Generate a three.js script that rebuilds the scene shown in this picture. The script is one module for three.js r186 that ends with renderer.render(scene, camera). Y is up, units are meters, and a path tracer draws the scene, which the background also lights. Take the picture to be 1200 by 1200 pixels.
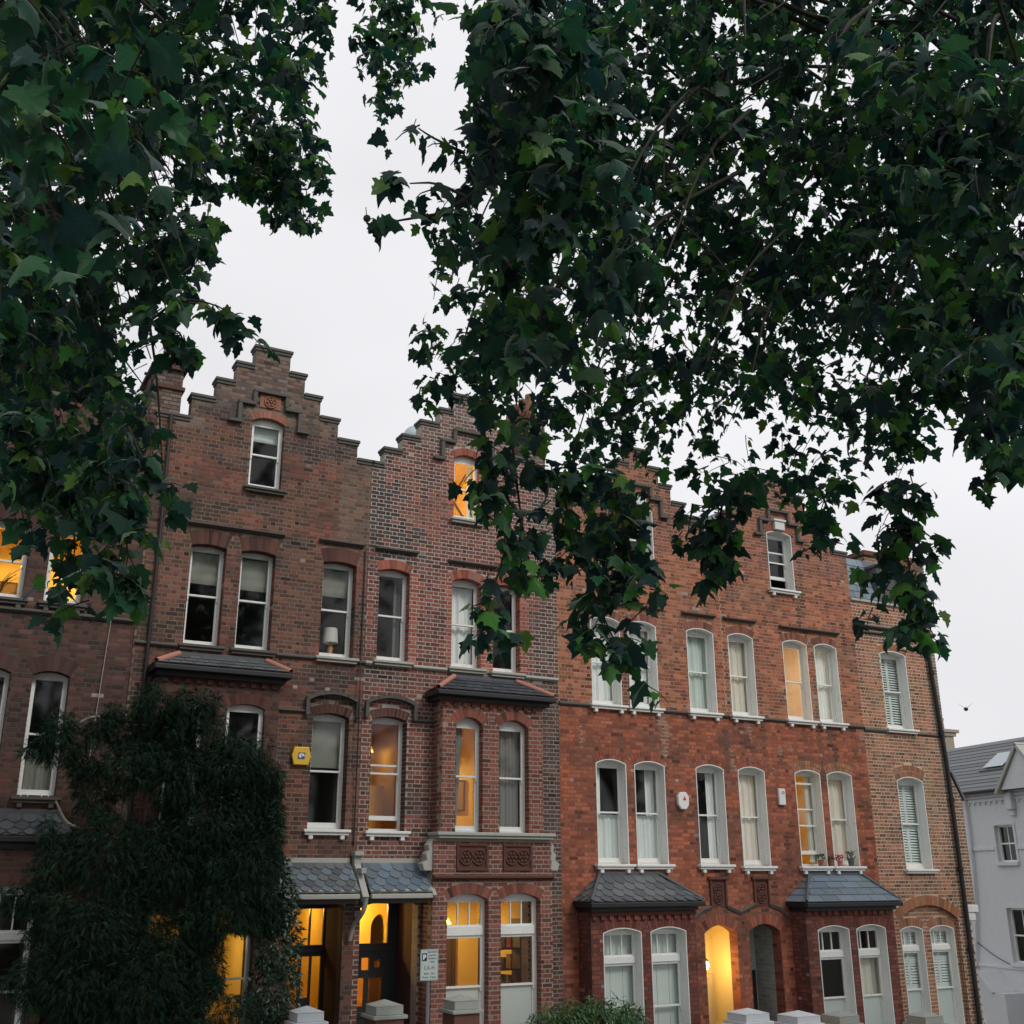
import * as THREE from 'three';
import { mergeGeometries } from 'three/addons/utils/BufferGeometryUtils.js';
import { ImprovedNoise } from 'three/addons/math/ImprovedNoise.js';
import { RoundedBoxGeometry } from 'three/addons/geometries/RoundedBoxGeometry.js';

// ---------------------------------------------------------------- camera
const scene = new THREE.Scene();
const RAD = Math.PI / 180;
const camera = new THREE.PerspectiveCamera(2 * Math.atan(600 / 1285) / RAD, 1, 0.1, 3000);
camera.position.set(0, 4, 20.5);
const YAW = 28.2 * RAD, PITCH = 18.5 * RAD;
camera.lookAt(Math.sin(YAW) * Math.cos(PITCH), 4 + Math.sin(PITCH), 20.5 - Math.cos(YAW) * Math.cos(PITCH));
camera.rotateZ(-0.19 * RAD);
camera.updateMatrixWorld();

// ---------------------------------------------------------------- sky, sun, exposure
const renderer = new THREE.WebGLRenderer({ antialias: true });
renderer.toneMapping = THREE.LinearToneMapping;
renderer.toneMappingExposure = 1.17;
renderer.shadowMap.enabled = true;
{
  const w = 512, h = 256, d = new Float32Array(w * h * 4), n = new ImprovedNoise();
  for (let j = 0; j < h; j++) for (let i = 0; i < w; i++) {
    const a = i / w * Math.PI * 2, e = (j + .5) / h * Math.PI - Math.PI / 2;
    const X = Math.cos(e) * Math.cos(a), Y = Math.sin(e), Z = Math.cos(e) * Math.sin(a);
    let c = 0, f = 1.6, s = 1; for (let o = 0; o < 4; o++) { c += n.noise(X * f, Y * f * 2 + 3, Z * f) * s; f *= 2; s *= .5; }
    const l = Y < -.02 ? .25 : .77 + c * .1;
    d.set([l * .985, l * .985, l * 1.02, 1], (j * w + i) * 4);
  }
  const t = new THREE.DataTexture(d, w, h, THREE.RGBAFormat, THREE.FloatType);
  t.mapping = THREE.EquirectangularReflectionMapping; t.magFilter = THREE.LinearFilter; t.needsUpdate = true;
  scene.background = t; scene.environment = t;
}
const sun = new THREE.DirectionalLight(new THREE.Color(1, .965, .92), 1.3);
sun.position.set(10 + 16, 48, 48); sun.target.position.set(10, 6, 0);
sun.castShadow = true; sun.shadow.radius = 30; sun.shadow.mapSize.set(2048, 2048);
Object.assign(sun.shadow.camera, { left: -40, right: 40, top: 40, bottom: -40, near: 1, far: 150 });
scene.add(sun, sun.target);

// ---------------------------------------------------------------- helpers
function mulberry(a) { return () => { a |= 0; a = a + 0x6D2B79F5 | 0; let t = Math.imul(a ^ a >>> 15, 1 | a); t = t + Math.imul(t ^ t >>> 7, 61 | t) ^ t; return ((t ^ t >>> 14) >>> 0) / 4294967296; }; }
let rnd = mulberry(7);
const rr = (a, b) => a + (b - a) * rnd();
const noise = new ImprovedNoise();
const fbm = (x, y, z = 0, o = 4) => { let c = 0, s = .5, f = 1; for (let i = 0; i < o; i++) { c += noise.noise(x * f + 11.3, y * f + 5.1, z + i * 7.7) * s; f *= 2.03; s *= .5; } return c; };
const mix = (a, b, t) => { t = Math.min(1, Math.max(0, t)); return [a[0] + (b[0] - a[0]) * t, a[1] + (b[1] - a[1]) * t, a[2] + (b[2] - a[2]) * t]; };
const sstep = (a, b, x) => { const t = Math.min(1, Math.max(0, (x - a) / (b - a))); return t * t * (3 - 2 * t); };
const used = {};
const numbered = n => { const k = used[n] = (used[n] ?? -1) + 1; return k ? n + '_' + String(k).padStart(3, '0') : n; };
function grainTexture(size, fn, srgb = false) {
  const d = new Uint8Array(size * size * 4);
  for (let j = 0; j < size; j++) for (let i = 0; i < size; i++) { const c = fn(i / size, j / size); const k = (j * size + i) * 4; for (let q = 0; q < 3; q++) d[k + q] = Math.max(0, Math.min(255, (Array.isArray(c) ? c[q] : c) * 255)); d[k + 3] = 255; }
  const t = new THREE.DataTexture(d, size, size); t.wrapS = t.wrapT = THREE.RepeatWrapping; t.magFilter = THREE.LinearFilter; t.minFilter = THREE.LinearMipmapLinearFilter; t.generateMipmaps = true;
  if (srgb) t.colorSpace = THREE.SRGBColorSpace; t.needsUpdate = true; return t;
}
const tile = (u, v, f, z) => { // tileable noise
  const a = u * Math.PI * 2, b = v * Math.PI * 2; return noise.noise(Math.cos(a) * f + z, Math.sin(a) * f + Math.cos(b) * f, Math.sin(b) * f + z * 1.7);
};
const grain = grainTexture(256, (u, v) => .84 + .10 * tile(u, v, 9, 1) + .10 * tile(u, v, 23, 4) + .1 * (rnd() - .5));
const bumpTex = grainTexture(256, (u, v) => .5 + .25 * tile(u, v, 12, 2) + .2 * tile(u, v, 28, 8) + .15 * (rnd() - .5));
const dirt = grainTexture(512, (u, v) => { // weathered paint / stone: speckle, lichen and streaks of dirt
  const a = tile(u, v, 3, 2) + .5 * tile(u, v, 8, 5), s = tile(u, .3, 14, 9) * .5 + tile(u, v, 20, 3) * .5;
  const k = .95 + .03 * tile(u, v, 16, 1) - .14 * sstep(.35, .7, a) - .06 * sstep(.3, .6, s) + .02 * (rnd() - .5);
  return [k, k * 1.0, k * .97];
});
const M = (c, rough = .85, o = {}) => { const m = new THREE.MeshPhysicalMaterial({ roughness: rough, ...o }); m.color.setRGB(...c); return m; };
const grainy = (c, rough = .9, rep = 1, o = {}) => { const t = grain.clone(); t.repeat.set(rep, rep); t.needsUpdate = true; return M(c, rough, { map: t, ...o }); };
const MAT = {
  white: M([.79, .805, .79], .5, { map: dirt }),
  sash: M([.82, .835, .825], .42, { map: dirt }),
  reveal: M([.80, .82, .81], .75, { map: dirt }),
  stone: M([.42, .42, .39], .9, { map: dirt, bumpMap: bumpTex, bumpScale: .006 }),
  stoneDark: M([.105, .10, .092], .92, { map: dirt, bumpMap: bumpTex, bumpScale: .006 }),
  stoneWhite: M([.66, .67, .67], .85, { map: dirt, bumpMap: bumpTex, bumpScale: .003 }),
  glass: M([1, 1, 1], .05, { transmission: 1, thickness: 0, ior: 1.52 }),
  frosted: M([.62, .70, .66], .5, { transmission: .25, thickness: 0 }),
  iron: M([.012, .012, .014], .5, { metalness: 0 }),
  lead: M([.10, .11, .12], .6, { map: grain }),
  terracotta: M([.34, .15, .09], .85, { map: grain, bumpMap: bumpTex, bumpScale: .004 }),
  terraDark: M([.125, .05, .036], .88, { map: grain, bumpMap: bumpTex, bumpScale: .004 }),
  ridge: M([.50, .22, .15], .8, { map: grain }),
  room: M([.11, .105, .09], .95), roomWarm: M([.76, .57, .19], .95), roomCream: M([.76, .66, .55], .95), roomYellow: M([.80, .56, .10], .95),
  wood: M([.09, .045, .02], .6, { map: grain }), timber: M([.40, .40, .37], .8, { map: dirt }),
  doorDark: M([.022, .026, .028], .4), black: M([.01, .01, .01], .6),
  bark: M([.12, .10, .075], .95, { map: grain, bumpMap: bumpTex, bumpScale: .02 }), twig: M([.028, .026, .018], .9),
  limb: M([.25, .22, .17], .9),
};
const slateMats = [[.12, .13, .14], [.14, .15, .16], [.095, .105, .115], [.155, .165, .17], [.115, .13, .13]].map(c => M(c, .55, { map: grain, bumpMap: bumpTex, bumpScale: .002 }));
const slateBlue = [[.16, .215, .27], [.19, .25, .305], [.125, .175, .225], [.17, .215, .25], [.145, .18, .205]].map(c => M(c, .5, { map: grain, bumpMap: bumpTex, bumpScale: .002 }));
const slateDark = [[.055, .062, .075], [.065, .075, .09], [.045, .05, .06]].map(c => M(c, .6, { map: grain }));

function box(x0, x1, y0, y1, z0, z1) { const g = new THREE.BoxGeometry(x1 - x0, y1 - y0, z1 - z0); g.translate((x0 + x1) / 2, (y0 + y1) / 2, (z0 + z1) / 2); return worldUV(g); }
function rbox(x0, x1, y0, y1, z0, z1, r = .01) { const g = new RoundedBoxGeometry(x1 - x0, y1 - y0, z1 - z0, 1, Math.min(r, (x1 - x0) * .45, (y1 - y0) * .45, (z1 - z0) * .45)); g.translate((x0 + x1) / 2, (y0 + y1) / 2, (z0 + z1) / 2); return worldUV(g); }
function worldUV(g, s = 1) { // uv in metres, by dominant normal
  const p = g.attributes.position, n = g.attributes.normal, uv = new Float32Array(p.count * 2);
  for (let i = 0; i < p.count; i++) {
    const ax = Math.abs(n.getX(i)), ay = Math.abs(n.getY(i)), az = Math.abs(n.getZ(i));
    const x = p.getX(i), y = p.getY(i), z = p.getZ(i);
    const [a, b] = az >= ax && az >= ay ? [x, y] : ax >= ay ? [z, y] : [x, z];
    uv[i * 2] = a * s; uv[i * 2 + 1] = b * s;
  }
  g.setAttribute('uv', new THREE.BufferAttribute(uv, 2)); return g;
}
const clean = g => { g = g.index ? g.toNonIndexed() : g; for (const k of Object.keys(g.attributes)) if (!['position', 'normal', 'uv', 'color'].includes(k)) g.deleteAttribute(k); if (!g.attributes.uv) worldUV(g); return g; };
const merge = a => { a = a.flat(Infinity).map(clean); return a.length === 1 ? a[0] : mergeGeometries(a); };
function tag(o, label, category, group, kind) { if (label) o.userData.label = label; if (category) o.userData.category = category; if (group) o.userData.group = group; if (kind) o.userData.kind = kind; return o; }
function shadowed(o) { o.traverse(c => { if (c.isMesh) { c.castShadow = true; c.receiveShadow = true; } }); return o; }
function thing(name, label, category, pos = [0, 0, 0], group) { const o = new THREE.Group(); o.name = numbered(name); o.position.set(...pos); scene.add(o); return tag(o, label, category, group); }
// a part whose geometry is written in world coordinates, under a thing's group
function part(name, geos, mat, parent) { const m = new THREE.Mesh(Array.isArray(geos) ? merge(geos) : geos, mat); m.name = name; if (parent.isGroup) m.position.copy(parent.position).negate(); parent.add(m); return m; }
function solo(name, geos, mat, label, category, group, kind) { const g = Array.isArray(geos) ? merge(geos) : geos; g.computeBoundingBox(); const b = g.boundingBox, c = new THREE.Vector3((b.min.x + b.max.x) / 2, b.min.y, (b.min.z + b.max.z) / 2); g.translate(-c.x, -c.y, -c.z); const m = new THREE.Mesh(g, mat); m.position.copy(c); m.name = numbered(name); scene.add(m); return tag(m, label, category, group, kind); }
function tubeGeo(pts, r0, r1 = r0, sides = 6, seg = 0) { // tapered tube through points
  const P = pts.map(p => p.isVector3 ? p : new THREE.Vector3(...p)); const n = seg || Math.max(2, (P.length - 1) * 3);
  const c = P.length > 2 ? new THREE.CatmullRomCurve3(P) : new THREE.LineCurve3(P[0], P[1]); const g = new THREE.TubeGeometry(c, n, 1, sides, false);
  const pos = g.attributes.position; const row = sides + 1;
  for (let i = 0; i <= n; i++) { const q = c.getPointAt(i / n), r = r0 + (r1 - r0) * i / n; for (let j = 0; j < row; j++) { const k = i * row + j; pos.setXYZ(k, q.x + (pos.getX(k) - q.x) * r, q.y + (pos.getY(k) - q.y) * r, q.z + (pos.getZ(k) - q.z) * r); } }
  return g;
}
const GY = x => .6 - .047 * x; // the street falls to the right
// photograph pixel (1200 wide) at a distance -> world point, for laying out the trees
const _inv = camera.matrixWorld.clone();
function at(px, py, dist) { const v = new THREE.Vector3((px - 600) / 1285, -(py - 600) / 1285, -1).applyMatrix4(_inv).sub(camera.position).normalize().multiplyScalar(dist); return v.add(camera.position); }
const _view = camera.matrixWorld.clone().invert();
function toPx(v) { const q = v.clone().applyMatrix4(_view); return [600 - q.x / q.z * 1285, 600 + q.y / q.z * 1285, -q.z]; }

// ---------------------------------------------------------------- brick walls
const COURSE = .084, MODULE = .324, STRETCH = .219; let JOINT = .015;
function arcOf(o) { const a = (o.x1 - o.x0) / 2, r = Math.max(.002, o.yc - o.ys), R = (a * a + r * r) / (2 * r); return { a, r, R, cx: (o.x0 + o.x1) / 2, cy: o.yc - R }; }
function openingPath(o, ins = 0, P = THREE.Path) {
  const { R, cx, cy } = arcOf(o), p = new P(), x0 = o.x0 + ins, x1 = o.x1 - ins, y0 = o.y0 + (o.ins0 ?? ins), Ri = R - ins, a = (x1 - x0) / 2;
  p.moveTo(x0, y0); p.lineTo(x1, y0); const t = Math.asin(Math.min(1, a / Ri)); const N = o.yc - o.ys > .005 ? 12 : 1;
  for (let i = 0; i <= N; i++) { const q = t - 2 * t * i / N; p.lineTo(cx + Math.sin(q) * Ri, cy + Math.cos(q) * Ri); }
  p.lineTo(x0, y0); return p;
}
class House {
  constructor(name, label, x0, x1, cols) {
    JOINT = cols.joint ?? .015; this.x0 = x0; this.x1 = x1; this.cols = cols; this.bricks = [];
    this.g = thing(name, label, 'house', [(x0 + x1) / 2, GY((x0 + x1) / 2), 0]);
    // mortar colour sheet for this house (mortar with soot and limewash patches)
    const w = 128, h = 512, d = new Uint8Array(w * h * 4);
    for (let j = 0; j < h; j++) for (let i = 0; i < w; i++) {
      const x = x0 - .5 + (x1 - x0 + 1) * i / w, y = 15 * j / h, c = cols.mortar(x, y), k = (j * w + i) * 4, f = .9 + .25 * (rnd() - .5);
      for (let q = 0; q < 3; q++) { const l = Math.min(1, Math.max(0, c[q] * f)); d[k + q] = 255 * (l <= .0031308 ? l * 12.92 : 1.055 * Math.pow(l, 1 / 2.4) - .055); } d[k + 3] = 255;
    }
    const t = new THREE.DataTexture(d, w, h); t.colorSpace = THREE.SRGBColorSpace; t.magFilter = THREE.LinearFilter; t.needsUpdate = true;
    this.mortar = new THREE.MeshStandardMaterial({ map: t, roughness: .95 });
  }
  mortarUV(g) { const p = g.attributes.position, uv = new Float32Array(p.count * 2); for (let i = 0; i < p.count; i++) { uv[i * 2] = (p.getX(i) - this.x0 + .5) / (this.x1 - this.x0 + 1); uv[i * 2 + 1] = p.getY(i) / 15; } g.setAttribute('uv', new THREE.BufferAttribute(uv, 2)); return g; }
  // one brick: local box (u,v,w extents) under a plane matrix
  brick(mtx, u0, u1, v0, v1, w0, w1, col, rot = 0) { this.bricks.push({ mtx, u0, u1, v0, v1, w0, w1, col, rot }); }
  courses(mtx, u0, u1, v0, v1, holes = [], o = {}) {
    const p0 = new THREE.Vector3();
    for (let i = Math.floor(v0 / COURSE); i * COURSE < v1 - .01; i++) {
      const vb = Math.max(v0, i * COURSE), vt = Math.min(v1, (i + 1) * COURSE) - JOINT; if (vt - vb < .02) continue; const vm = (vb + vt) / 2;
      let iv = o.profile ? o.profile(vt - .01).map(q => q.slice()) : [[u0, u1]];
      for (const h of holes) {
        let a = null; const f = h.ring ?? 0, { R, cx, cy, a: ha } = arcOf(h);
        if (vm < h.y0) continue;
        if (vm < h.ys) a = [h.x0, h.x1];
        else if (f || vm < h.yc) { const Ro = R + f, dy = vm - cy; if (dy < Ro) { const w = f ? Math.min(Math.sqrt(Ro * Ro - dy * dy), ha + Math.max(0, vm - h.ys) * ha / Math.sqrt(R * R - ha * ha) + .008) : Math.sqrt(Ro * Ro - dy * dy); a = [cx - w, cx + w]; } }
        if (!a) continue;
        iv = iv.flatMap(([s, e]) => a[1] <= s || a[0] >= e ? [[s, e]] : [[s, a[0]], [a[1], e]].filter(q => q[1] - q[0] > .02));
      }
      for (const [s, e] of iv) {
        const off = (i & 1) * MODULE / 2 + (o.phase ?? 0);
        let k = Math.floor((s - off) / MODULE) - 1;
        for (; ; k++) {
          const a = off + k * MODULE; if (a > e) break;
          for (const [b0, b1] of [[a, a + STRETCH], [a + STRETCH, a + MODULE]]) {
            const x0 = Math.max(s, b0), x1 = Math.min(e, b1) - (b1 < e - .001 ? JOINT : 0); if (x1 - x0 < .03) continue;
            p0.set((x0 + x1) / 2, vm, 0).applyMatrix4(mtx);
            const j = (rnd() - .5) * .004; this.brick(mtx, x0 + rr(0, .002), x1 - rr(0, .002), vb + rr(0, .004), vt - rr(0, .005), -.03, j, (o.col ?? this.cols.brick)(p0.x, p0.y, rnd, b1 - b0 < .15));
          }
        }
      }
    }
  }
  arch(mtx, h, t, col, depth = .12, rows = 1) { // voussoirs
    const { R, cx, cy, a } = arcOf(h), th = Math.asin(a / R);
    for (let q = 0; q < rows; q++) {
      const r0 = R + t * q / rows, r1 = R + t * (q + 1) / rows - JOINT * .8, n = Math.max(5, Math.round(2 * th * R / .078));
      for (let i = 0; i < n; i++) {
        const s = -1 + 2 * (i + .5) / n, an = th * s, jt = Math.min(JOINT * .6, .009), w = 2 * th * r0 / n - jt;
        const m = mtx.clone().multiply(new THREE.Matrix4().makeTranslation(cx + Math.sin(an) * (r0 + r1) / 2, cy + Math.cos(an) * (r0 + r1) / 2, 0)).multiply(new THREE.Matrix4().makeRotationZ(-an));
        this.brick(m, -w / 2, w / 2, -(r1 - r0) / 2 - (q ? 0 : .004), (r1 - r0) / 2, -depth, .003 + rr(-.002, .002), col(cx, h.yc, rnd)); this.bricks.at(-1).taper = (2 * th * r1 / n - jt) / w;
      }
    }
  }
  jambs(h, z, depth, col) { // brick-lined reveal
    const I = new THREE.Matrix4().makeTranslation(0, 0, z);
    for (let i = Math.floor(h.y0 / COURSE); i * COURSE < h.ys; i++) {
      const vb = Math.max(h.y0, i * COURSE), vt = Math.min(h.ys, (i + 1) * COURSE) - JOINT; if (vt - vb < .02) continue;
      const d = (i & 1) ? depth : depth * .5;
      for (const [x0, x1] of [[h.x0 - .02, h.x0 + .006], [h.x1 - .006, h.x1 + .02]]) {
        this.brick(I, x0, x1, vb, vt, -d, -.004, col(h.x1, vb, rnd));
        if (d < depth) this.brick(I, x0, x1, vb, vt, -depth, -d - JOINT, col(h.x1, vb, rnd));
      }
    }
  }
  front(outline, holes, z = 0, thick = .28, name = 'wall') { // mortar body with real openings
    const s = new THREE.Shape(outline.map(p => new THREE.Vector2(...p))); for (const h of holes) s.holes.push(openingPath(h));
    const g = new THREE.ExtrudeGeometry(s, { depth: thick, bevelEnabled: false }); g.translate(0, 0, z - .004 - thick);
    return part(name, this.mortarUV(clean(g)), this.mortar, this.g);
  }
  finish(wall, hide = () => false) {
    // the bricks that show largest become parts, the rest one merged part
    const v = new THREE.Vector3(), w = new THREE.Vector3();
    for (const b of this.bricks) {
      v.set(b.u0, (b.v0 + b.v1) / 2, b.w1).applyMatrix4(b.mtx); w.set(b.u1, (b.v0 + b.v1) / 2, b.w1).applyMatrix4(b.mtx);
      const p = toPx(v), q = toPx(w), t = toPx(new THREE.Vector3(b.u0, b.v1, b.w1).applyMatrix4(b.mtx));
      const ok = p[0] > 4 && q[0] < 1196 && p[1] > 4 && p[1] < 1196 && !hide(p[0], p[1]);
      b.size = ok && !b.taper && b.col[2] < .25 ? Math.abs(q[0] - p[0]) * Math.hypot(t[1] - p[1], t[0] - p[0]) : 0;
    }
    const order = this.bricks.slice().sort((a, b) => b.size - a.size), big = order.slice(0, 300), rest = order.slice(300);
    big.sort((a, b) => (a.col[0] + a.col[1]) - (b.col[0] + b.col[1])); const bins = 12, per = Math.ceil(big.length / bins);
    for (let k = 0; k < bins; k++) {
      const s = big.slice(k * per, (k + 1) * per); if (!s.length) continue;
      const c = [0, 1, 2].map(q => s.reduce((a, b) => a + b.col[q], 0) / s.length), m = M(c, .9, { map: grain, bumpMap: bumpTex, bumpScale: .002 });
      for (const b of s) {
        const me = new THREE.Mesh(UNIT, m); me.name = 'brick';
        const mt = b.mtx.clone().multiply(new THREE.Matrix4().makeTranslation((b.u0 + b.u1) / 2, (b.v0 + b.v1) / 2, (b.w0 + b.w1) / 2)).multiply(new THREE.Matrix4().makeScale(b.u1 - b.u0, b.v1 - b.v0, b.w1 - b.w0));
        mt.decompose(me.position, me.quaternion, me.scale); wall.add(me);
      }
    }
    const N = rest.length, P = new Float32Array(N * 60), Nn = new Float32Array(N * 60), C = new Float32Array(N * 60), U = new Float32Array(N * 40), I = new Uint32Array(N * 30);
    const faces = [[[0, 0, 1], [1, 0, 1], [1, 1, 1], [0, 1, 1], [0, 0, 1]], [[0, 1, 1], [1, 1, 1], [1, 1, 0], [0, 1, 0], [0, 1, 0]], [[0, 0, 0], [1, 0, 0], [1, 0, 1], [0, 0, 1], [0, -1, 0]], [[1, 0, 1], [1, 0, 0], [1, 1, 0], [1, 1, 1], [1, 0, 0]], [[0, 0, 0], [0, 0, 1], [0, 1, 1], [0, 1, 0], [-1, 0, 0]]];
    let k = 0, q = 0; const nm = new THREE.Matrix3();
    for (const b of rest) {
      nm.setFromMatrix4(b.mtx); const ou = b.u0 * 3.1 + b.v0 * 7.7;
      for (const f of faces) {
        const nv = new THREE.Vector3(...f[4]).applyMatrix3(nm), st = k;
        for (let c = 0; c < 4; c++) {
          v.set(f[c][0] ? b.u1 : b.u0, f[c][1] ? b.v1 : b.v0, f[c][2] ? b.w1 : b.w0); if (b.taper && f[c][1]) v.x *= b.taper; U[k * 2] = v.x * 2 + ou; U[k * 2 + 1] = v.y * 2 + v.z; v.applyMatrix4(b.mtx);
          P.set([v.x, v.y, v.z], k * 3); Nn.set([nv.x, nv.y, nv.z], k * 3); C.set(b.col, k * 3); k++;
        }
        I.set([st, st + 1, st + 2, st, st + 2, st + 3], q); q += 6;
      }
    }
    const g = new THREE.BufferGeometry(); g.setAttribute('position', new THREE.BufferAttribute(P, 3)); g.setAttribute('normal', new THREE.BufferAttribute(Nn, 3)); g.setAttribute('color', new THREE.BufferAttribute(C, 3)); g.setAttribute('uv', new THREE.BufferAttribute(U, 2)); g.setIndex(new THREE.BufferAttribute(I, 1));
    const me = new THREE.Mesh(g, BRICKMAT); me.name = 'brickwork'; me.userData.kind = 'stuff'; me.position.copy(this.g.position).negate(); this.g.add(me);
  }
}
const UNIT = new THREE.BoxGeometry(1, 1, 1);
const BRICKMAT = M([1, 1, 1], .9, { vertexColors: true, map: grain, bumpMap: bumpTex, bumpScale: .002 });
const ZT = z => new THREE.Matrix4().makeTranslation(0, 0, z);
const leftFace = x => new THREE.Matrix4().makeBasis(new THREE.Vector3(0, 0, 1), new THREE.Vector3(0, 1, 0), new THREE.Vector3(-1, 0, 0)).setPosition(x, 0, 0);
const rightFace = x => new THREE.Matrix4().makeBasis(new THREE.Vector3(0, 0, -1), new THREE.Vector3(0, 1, 0), new THREE.Vector3(1, 0, 0)).setPosition(x, 0, 0);
// ---------------------------------------------------------------- windows and other building parts
function ring(x0, x1, y0, y1, z0, z1, s, b, t = s) { return [box(x0, x0 + s, y0, y1, z0, z1), box(x1 - s, x1, y0, y1, z0, z1), box(x0 + s, x1 - s, y0, y0 + b, z0, z1), box(x0 + s, x1 - s, y1 - t, y1, z0, z1)]; }
function paneGeo(x0, x1, y0, y1, z) { const g = new THREE.PlaneGeometry(x1 - x0, y1 - y0); g.translate((x0 + x1) / 2, (y0 + y1) / 2, z); return g; }
function sash(H, o) {
  const depth = o.depth, z = o.z ?? 0, zf = z - depth;
  const sh = openingPath(o, .002, THREE.Shape), hx0 = o.x0 + .045, hx1 = o.x1 - .045, hy0 = o.y0 + .05, hy1 = o.ys - (o.white ? .035 : .012);
  const hole = new THREE.Path(); hole.moveTo(hx0, hy0); hole.lineTo(hx0, hy1); hole.lineTo(hx1, hy1); hole.lineTo(hx1, hy0); hole.lineTo(hx0, hy0); sh.holes.push(hole);
  const fg = new THREE.ExtrudeGeometry(sh, { depth: .1, bevelEnabled: false }); fg.translate(0, 0, zf - .1);
  const w = part('window', worldUV(clean(fg)), o.paint ?? MAT.sash, H.g);
  const sub = (n, g, m) => { const q = part(n, g, m, w); return q; };
  let top = hy1;
  if (o.transom) { // three small lights over a transom
    const [t0, t1] = o.transom; sub('transom', rbox(hx0, hx1, t0, t1, zf - .07, zf + .025, .008), o.paint ?? MAT.sash);
    sub('top_light', ring(hx0 + .001, hx1 - .001, t1, hy1, zf - .065, zf - .02, .03, .03), o.paint ?? MAT.sash);
    const a = hx0 + .03, b = hx1 - .03, n = 3, st = (b - a) / n;
    for (let i = 1; i < n; i++) sub('glazing_bar', box(a + st * i - .012, a + st * i + .012, t1 + .03, hy1 - .03, zf - .06, zf - .025), o.paint ?? MAT.sash);
    for (let i = 0; i < n; i++) sub('pane', paneGeo(a + st * i + (i ? .012 : 0), a + st * (i + 1) - (i < n - 1 ? .012 : 0), t1 + .03, hy1 - .03, zf - .045), MAT.glass);
    top = t0;
  }
  const ym = o.ym ?? (hy0 + top) / 2, lift = o.lift ?? 0, drop = o.drop ?? 0;
  sub('upper_sash', ring(hx0 + .001, hx1 - .001, ym - drop, top - drop, zf - .045, zf - .012, .036, .036, .045), o.paint ?? MAT.sash);
  sub('pane', paneGeo(hx0 + .037, hx1 - .037, ym + .036 - drop, top - .045 - drop, zf - .03), MAT.glass);
  sub('lower_sash', ring(hx0 + .001, hx1 - .001, hy0 + lift, ym + .036 + lift, zf - .085, zf - .05, .036, .085, .036), o.paint ?? MAT.sash);
  sub('pane', paneGeo(hx0 + .037, hx1 - .037, hy0 + .085 + lift, ym + lift, zf - .068), o.frosted ? MAT.frosted : MAT.glass);
  if (o.horns !== false) sub('sash_horn', [box(hx0 + .004, hx0 + .034, ym - .07 - drop, ym - drop, zf - .044, zf - .014), box(hx1 - .034, hx1 - .004, ym - .07 - drop, ym - drop, zf - .044, zf - .014)], o.paint ?? MAT.sash);
  if (o.white) { // painted reveal
    sub('reveal', revealGeo(o, zf + .002, z + .006), MAT.reveal);
  }
  if (o.sill !== 'none') {
    const sm = o.sill === 'white' ? MAT.white : o.sill === 'dark' ? MAT.stoneDark : MAT.stone, e = o.sillOut ?? .09;
    sub('sill', [rbox(o.x0 - e, o.x1 + e, o.y0 - .055, o.y0 - .001, zf + .004, z + .13, .012), rbox(o.x0 - e + .03, o.x1 + e - .03, o.y0 - .105, o.y0 - .055, zf + .004, z + .09, .008)], sm);
    if (o.brackets) for (const bx of [o.x0 + .06, o.x1 - .06]) sub('sill_bracket', rbox(bx - .045, bx + .045, o.y0 - .185, o.y0 - .106, z - .01, z + .085, .02), sm);
  }
  return w;
}
function revealGeo(o, z0, z1) { // lining of jambs and arch, 20 mm thick, open below
  const { R, cx, cy, a } = arcOf(o), s = new THREE.Shape(), t = .02, e = .0015;
  s.moveTo(o.x0 + e, o.y0); s.lineTo(o.x0 + t, o.y0);
  const pts = (Ri, ai, n = 12) => { const th = Math.asin(Math.min(1, ai / Ri)), r = []; for (let i = 0; i <= n; i++) { const q = -th + 2 * th * i / n; r.push([cx + Math.sin(q) * Ri, cy + Math.cos(q) * Ri]); } return r; };
  for (const p of pts(R - t, a - t)) s.lineTo(...p);
  s.lineTo(o.x1 - t, o.y0); s.lineTo(o.x1 - e, o.y0);
  for (const p of pts(R - e, a - e).reverse()) s.lineTo(...p);
  s.lineTo(o.x0 + e, o.y0);
  const g = new THREE.ExtrudeGeometry(s, { depth: z1 - z0, bevelEnabled: false }); g.translate(0, 0, z0); return worldUV(clean(g));
}
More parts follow.
